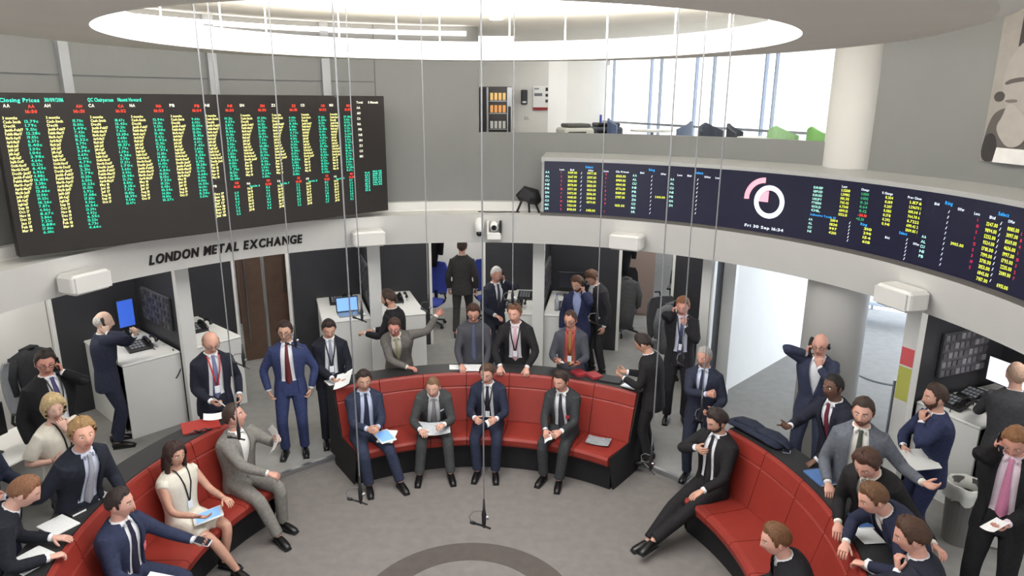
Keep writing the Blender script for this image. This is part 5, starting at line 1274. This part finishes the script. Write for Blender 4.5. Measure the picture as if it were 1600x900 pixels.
I[7] = person(7, *seat_xy(2.74,-95.0), 100, 'seated man in navy suit reading a sheet, phone in other hand', h=1.72, z=0, sit=True, a0=-5, a1=4, suit=(44,52,84), tie=(40,40,60), badge=(214,120,126), hairc=(50,40,36), skin=(212,158,138), head=(-14,4,0), gap='open', group=SITG, watch='L',
    RH=(.20,.36,.66), rn=(-.3,0,.8), rc=.5, LH=(-.30,.42,.72), ln=(.3,0,.8), lc=.5)
I[29] = person(29, *seat_xy(2.72,62.8), 236, 'seated bearded man in black suit with legs stretched and crossed', h=1.78, z=0, sit=True, a0=-10, a1=0, suit=(36,34,36), tie=(40,38,40), hair='full', hairc=(46,36,32), beard=(54,42,36), skin=(204,152,128), head=(16,24,0), gap='open', group=SITG,
    RH=(.05,.22,.98), rp=(.8,.1,-.5), rd=(-.9,.25,.05), rn=(0,-1,0), rc=.5, LH=(-.18,.36,.66), ln=(0,.0,-1), lc=.2, RF=(.12,.74,.085), LF=(.02,.82,.15))
I[30] = person(30, *seat_xy(2.66,104.5), -78, 'seated brown-haired man in black suit hunched at the near bench', h=1.76, z=0, sit=True, a0=8, a1=26, suit=(34,33,36), hairc=(104,70,44), skin=(218,162,140), head=(-10,16,0), group=SITG, RH=(.12,.42,.66), LH=(-.12,.42,.66), rn=(-.5,0,-.7), ln=(.5,0,-.7))
bake_all(); join_bodies()

# ------------------------------------------------------------------ things in hands and on desks
def basis(d, n):
    d = d.normalized(); n = (n - d*n.dot(d)).normalized(); t = d.cross(n); return Matrix((t, d, n)).transposed()
def phone_at(p, d, n, label, name='mobile_phone', col=(26,26,28)):
    o = obj(name, MB().rbox((0,0,0), (.07,.145,.011), .012), mat('phone_%d' % col[0], col, .25), loc=p, label=label, cat='phone')
    o.rotation_euler = basis(d, n).to_euler(); o2 = obj('screen', MB().box((0,0,.0062), (.062,.125,.001)), mat('phone_glass', (40,42,50), .08), o)
    return o
def handset_at(p, d, n, label):
    o = obj('telephone_handset', MB().loft([(0,-.105,.022),(0,-.08,.012),(0,-.04,0),(0,.04,0),(0,.08,.012),(0,.105,.022)], [(.022,.014),(.026,.018),(.016,.012),(.016,.012),(.026,.018),(.022,.014)], n=10), M_BLACK, loc=p, smooth=True, label=label, cat='telephone')
    o.rotation_euler = basis(d, n).to_euler()
    mb = MB(); mb.tube([(0,-.105,.02),(.01,-.16,.03),(.02,-.26,.02),(.03,-.40,.0)], .006, 6); obj('cord', mb, M_BLACK, o)
    return o
def in_palm(i, side, off=.075, lift=.022):
    w, d, n, t = I[i][side]; return w + d*off + n*lift, d, n
def to_ear(i, side, label, kind):
    w, d, n, t = I[i][side]; h = I[i]['head']; k = 1 if side == 'R' else -1
    ear = h @ Vector((.098*k, .018, -.028)); d2 = (h.to_3x3() @ Vector((0,-.35,1))).normalized(); n2 = (h.to_3x3() @ Vector((-k,0,0)))
    (handset_at if kind == 'handset' else phone_at)(ear, d2, n2, label)
to_ear(1,'R','black telephone handset held by the bald man facing the blue monitor','handset'); to_ear(2,'L','silver mobile phone at the heavy man\'s ear','mobile'); to_ear(16,'L','black telephone handset held by the white-haired man','handset')
to_ear(20,'L','black telephone handset held by the bearded man in navy','handset'); to_ear(21,'R','pale mobile phone pressed to the bowed man\'s ear','mobile'); to_ear(22,'R','black telephone handset held by the ginger man','handset')
to_ear(31,'R','black telephone handset at the bald man\'s ear by the column','handset'); to_ear(39,'R','black mobile phone at the ear of the man in pink tie','mobile')
def sheet(mb, w, h_, bend=.0, th=.0015):
    nx, ny = 6, 2; vs = []; 
    for lay in (0, th):
        for j in range(ny+1):
            for i in range(nx+1):
                u = i/nx-.5; vs.append((u*w, (j/ny-.5)*h_, bend*(4*u*u) + lay))
    n = (nx+1)*(ny+1); fs = []
    for j in range(ny):
        for i in range(nx):
            q = (j*(nx+1)+i, j*(nx+1)+i+1, (j+1)*(nx+1)+i+1, (j+1)*(nx+1)+i); fs.append(tuple(reversed(q))); fs.append(tuple(n+k for k in q))
    ring = list(range(nx+1)) + [j*(nx+1)+nx for j in range(1, ny+1)] + [ny*(nx+1)+i for i in range(nx-1, -1, -1)] + [j*(nx+1) for j in range(ny-1, 0, -1)]
    for a, b in zip(ring, ring[1:]+ring[:1]): fs.append((a, b, n+b, n+a))
    return mb.add(vs, fs)
def paper_at(p, M, label, w=.21, h_=.297, bend=.012, name='paper_sheet', m=None, lines=True):
    o = obj(name, sheet(MB(), w, h_, bend), m or M_PAPER, loc=p, label=label, cat='paper'); o.rotation_euler = M.to_euler()
    return o
def held_paper(i, side, label, **k):
    w, d, n, t = I[i][side]; p = w + d*.10 + n*.03; return paper_at(p, basis(d, n), label, **k)
held_paper(10,'R','white note in the hand of the bald man with red lanyard', w=.12, h_=.16); held_paper(12,'L','white sheet held by the young man with lanyard')
held_paper(9,'L','crumpled white papers raised by the seated grey-suited man', w=.24, bend=.05); held_paper(7,'R','white sheet read by the seated man in navy at the near bench', bend=.03)
held_paper(27,'L','small folded white note held by the seated man in navy', w=.08, h_=.12); held_paper(28,'R','small white slip in the hand of the seated man with red badge', w=.10, h_=.12); held_paper(39,'L','folded white paper held by the man in pink tie', w=.12, h_=.18)
held_paper(22,'R','white paper in the fist of the ginger man', w=.07, h_=.09); held_paper(6,'R','white sheet held by the man cut off by the picture edge', w=.15, h_=.2); held_paper(19,'R','small white card held by the balding man in slate suit', w=.10, h_=.10)
p, d, n = in_palm(19, 'L'); phone_at(p, d, n, 'dark mobile phone in the hand of the balding man in slate suit')
p, d, n = in_palm(10, 'L', .09); phone_at(p, d, n, 'dark mobile phone lowered in the bald man\'s other hand')
p, d, n = in_palm(7, 'L'); phone_at(p, d, n, 'pale-cased phone in the seated man\'s outstretched hand', col=(200,196,200))
def tablet_at(p, M, label, scr=(120,165,225)):
    o = obj('tablet', MB().rbox((0,0,0), (.19,.26,.012), .012), M_LAM, loc=p, label=label, cat='tablet'); o.rotation_euler = M.to_euler()
    obj('screen', MB().box((0,0,.0065), (.155,.205,.0012)), mat('tablet_screen_%d' % scr[0], scr, .2, emit=.55), o); return o
def lap(i, fr, side, lift): 
    k = I[i]['knees'][side]; h = I[i]['hips'][side]; return h.lerp(k, fr) + Vector((0,0,lift))
def flat(rz, tilt=0, tx=0): return Matrix.Rotation(rz, 3, 'Z') @ Matrix.Rotation(tilt, 3, 'X') @ Matrix.Rotation(tx, 3, 'Y')
kn = (lap(8,.72,0,.11)+lap(8,.72,1,.11))/2; tablet_at(kn + Vector((0,0,.02)), flat(R_(-60), .15), 'white tablet with a blue screen on the lap of the woman in cream')
tablet_at(lap(25,.75,1,.10), flat(R_(35), .1), 'white tablet with a blue screen on the seated man\'s knee')
tablet_at(lap(25,.72,1,.085)+Vector((.03,.02,0)), flat(R_(-5), .1), 'second pale tablet lying beneath the one on the seated man\'s knee', (225,228,235))
kn = (lap(26,.85,0,.11)+lap(26,.85,1,.11))/2; paper_at(kn, flat(R_(8), .2), 'open printed pages on the knees of the man leaning forward', w=.36, h_=.24, bend=.03, m=mat('printed_page', (196,198,200), .7, noise=.25, nscale=60))
# on the far desk
ZD = 1.0135
def on_desk(r, ph, z=ZD): return pp(r, ph, z)
def book(r, ph, rz, w, h_, th, col, label, cat='book', name='book', z=ZD, pages=True):
    o = obj(name, MB().rbox((0,0,th/2), (w,h_,th), .004), fabric(col, 'tie'), loc=on_desk(r, ph, z), rz=rz, label=label, cat=cat)
    if pages: obj('pages', MB().box((.004,0,th/2), (w-.006,h_-.012,th*.7)), M_PAPER, o)
    return o
paper_at(on_desk(3.20,-5.4,ZD+.001), flat(.1), 'blank white sheets lying by the charcoal-shirted man\'s elbow', w=.22, h_=.16, bend=.004)
o = book(3.15, -1.9, .02, .34, .20, .016, (236,236,234), 'open white notebook under the charcoal-shirted man\'s hands', pages=False); obj('cover_edge', MB().box((-.172,0,.006), (.01,.21,.012)), mat('cover_blue', (60,80,170), .5), o)
book(3.21, 22.2, .5, .14, .19, .035, (156,48,54), 'red covered book on the far desk, leftmost of two'); book(3.21, 25.6, .45, .14, .19, .035, (152,50,56), 'red covered book on the far desk beside the dark folder')
book(3.21, 29.6, -.4, .26, .2, .02, (38,40,44), 'dark folder lying on the far desk beyond the red books', 'folder', 'folder', pages=False)
tablet_at(on_desk(3.2, 34.6, ZD+.012), flat(R_(-38)), 'tablet with blue and white page on the far desk end', (190,205,235))
paper_at(on_desk(3.2,-32.6,ZD+.001), flat(.6), 'white sheet on the far desk end below the young man', w=.24, h_=.18, bend=.006)
# left desk
book(3.20, -62.2, R_(30), .36, .27, .02, (168,52,44), 'large red folder on the desk end by the bald man', 'folder', 'folder', pages=False)
o = obj('tangled_lead', MB().tube([(-.10,0,.01),(-.06,.02,.02),(-.02,-.01,.015),(.03,.02,.02),(.08,0,.012),(.12,.02,.01)], .010, 6), M_BLACK, loc=on_desk(3.09,-63.8), rz=R_(30), label='tangled black lead lying against the red folder', cat='cable')
paper_at(on_desk(3.22,-58.6,ZD+.022), flat(.4), 'white papers fanned on the desk end beyond the red folder', w=.24, h_=.17, bend=.02)
for (r, ph, rz, w, h_, lb) in ((3.20,-87.0,-.5,.24,.20,'white paper pad on the desk beside the blond man\'s hand'), (3.21,-94.6,-.5,.25,.20,'white paper pad in the middle of the near desk'), (3.20,-102.5,-.45,.25,.26,'white pad being written on by the sandy-haired man')):
    book(r, ph, rz, w, h_, .012, (238,238,236), lb, 'paper pad', 'paper_pad', pages=False)
book(3.22, -90.8, -.5, .20, .12, .02, (36,36,40), 'black notebook between two paper pads on the near desk')
# right desk
def jacket_fold(r, ph, rz, label):
    o = obj('folded_jacket', MB().loft([(-.20,0,.02),(-.14,0,.035),(0,.01,.045),(.12,0,.04),(.20,0,.02)], [(.09,.018),(.13,.034),(.14,.042),(.13,.036),(.09,.018)], side=V(0,1,0), n=14), fabric((40,46,66)), loc=on_desk(r, ph), rz=rz, smooth=True, label=label, cat='jacket')
    obj('sleeve', MB().loft([(-.1,-.05,.075),(.05,-.03,.082),(.2,.02,.06),(.27,.03,.03)], [(.04,.018),(.045,.02),(.045,.02),(.04,.016)], side=V(0,1,0), n=10), fabric((40,46,66)), o, smooth=True)
jacket_fold(3.19, 61.8, R_(-62), 'folded dark navy jacket at the bench end by the column'); jacket_fold(3.20, 67.0, R_(-66), 'second folded navy jacket next to the pointing man\'s hand')
phone_at(on_desk(3.22, 71.2, ZD+.007), V(.4,.9,0), V(0,0,1), 'mobile phone on the desk by the pointing man\'s hand', col=(90,92,98))
book(3.21, 80.5, R_(-78), .26, .19, .02, (82,114,164), 'blue covered book on the desk in front of the grey-suited man')
book(3.22, 92.5, R_(-88), .20, .16, .02, (74,106,158), 'small blue book on the desk by the bending young man')
paper_at(on_desk(3.18,96.0,ZD+.002), flat(R_(-85)), 'white form under the bending young man\'s hands', w=.22, h_=.18, bend=.006); paper_at(on_desk(3.15,104.5,ZD+.002), flat(R_(-55)), 'long white sheet on the desk by the man seen from behind', w=.30, h_=.14, bend=.01)
# on the bench seat and in arms
o = paper_at(pp(2.66, 31.5, .468), flat(R_(-20)), 'grey printed magazine lying on the red seat', w=.27, h_=.2, bend=.012, name='magazine', m=mat('magazine_print', (150,155,158), .6, noise=.3, nscale=40))
w_, d_, n_, t_ = I[37]['R']; o = obj('document_folder', MB().rbox((0,0,0), (.30,.22,.012), .006), M_LAM, loc=w_ + Vector((.10,-.13,-.06)), label='pale document folder clamped under the bearded man\'s arm', cat='folder'); o.rotation_euler = flat(R_(10), .5).to_euler()
obj('clasp', MB().box((.1,0,.008), (.05,.02,.006)), M_ALU, o)
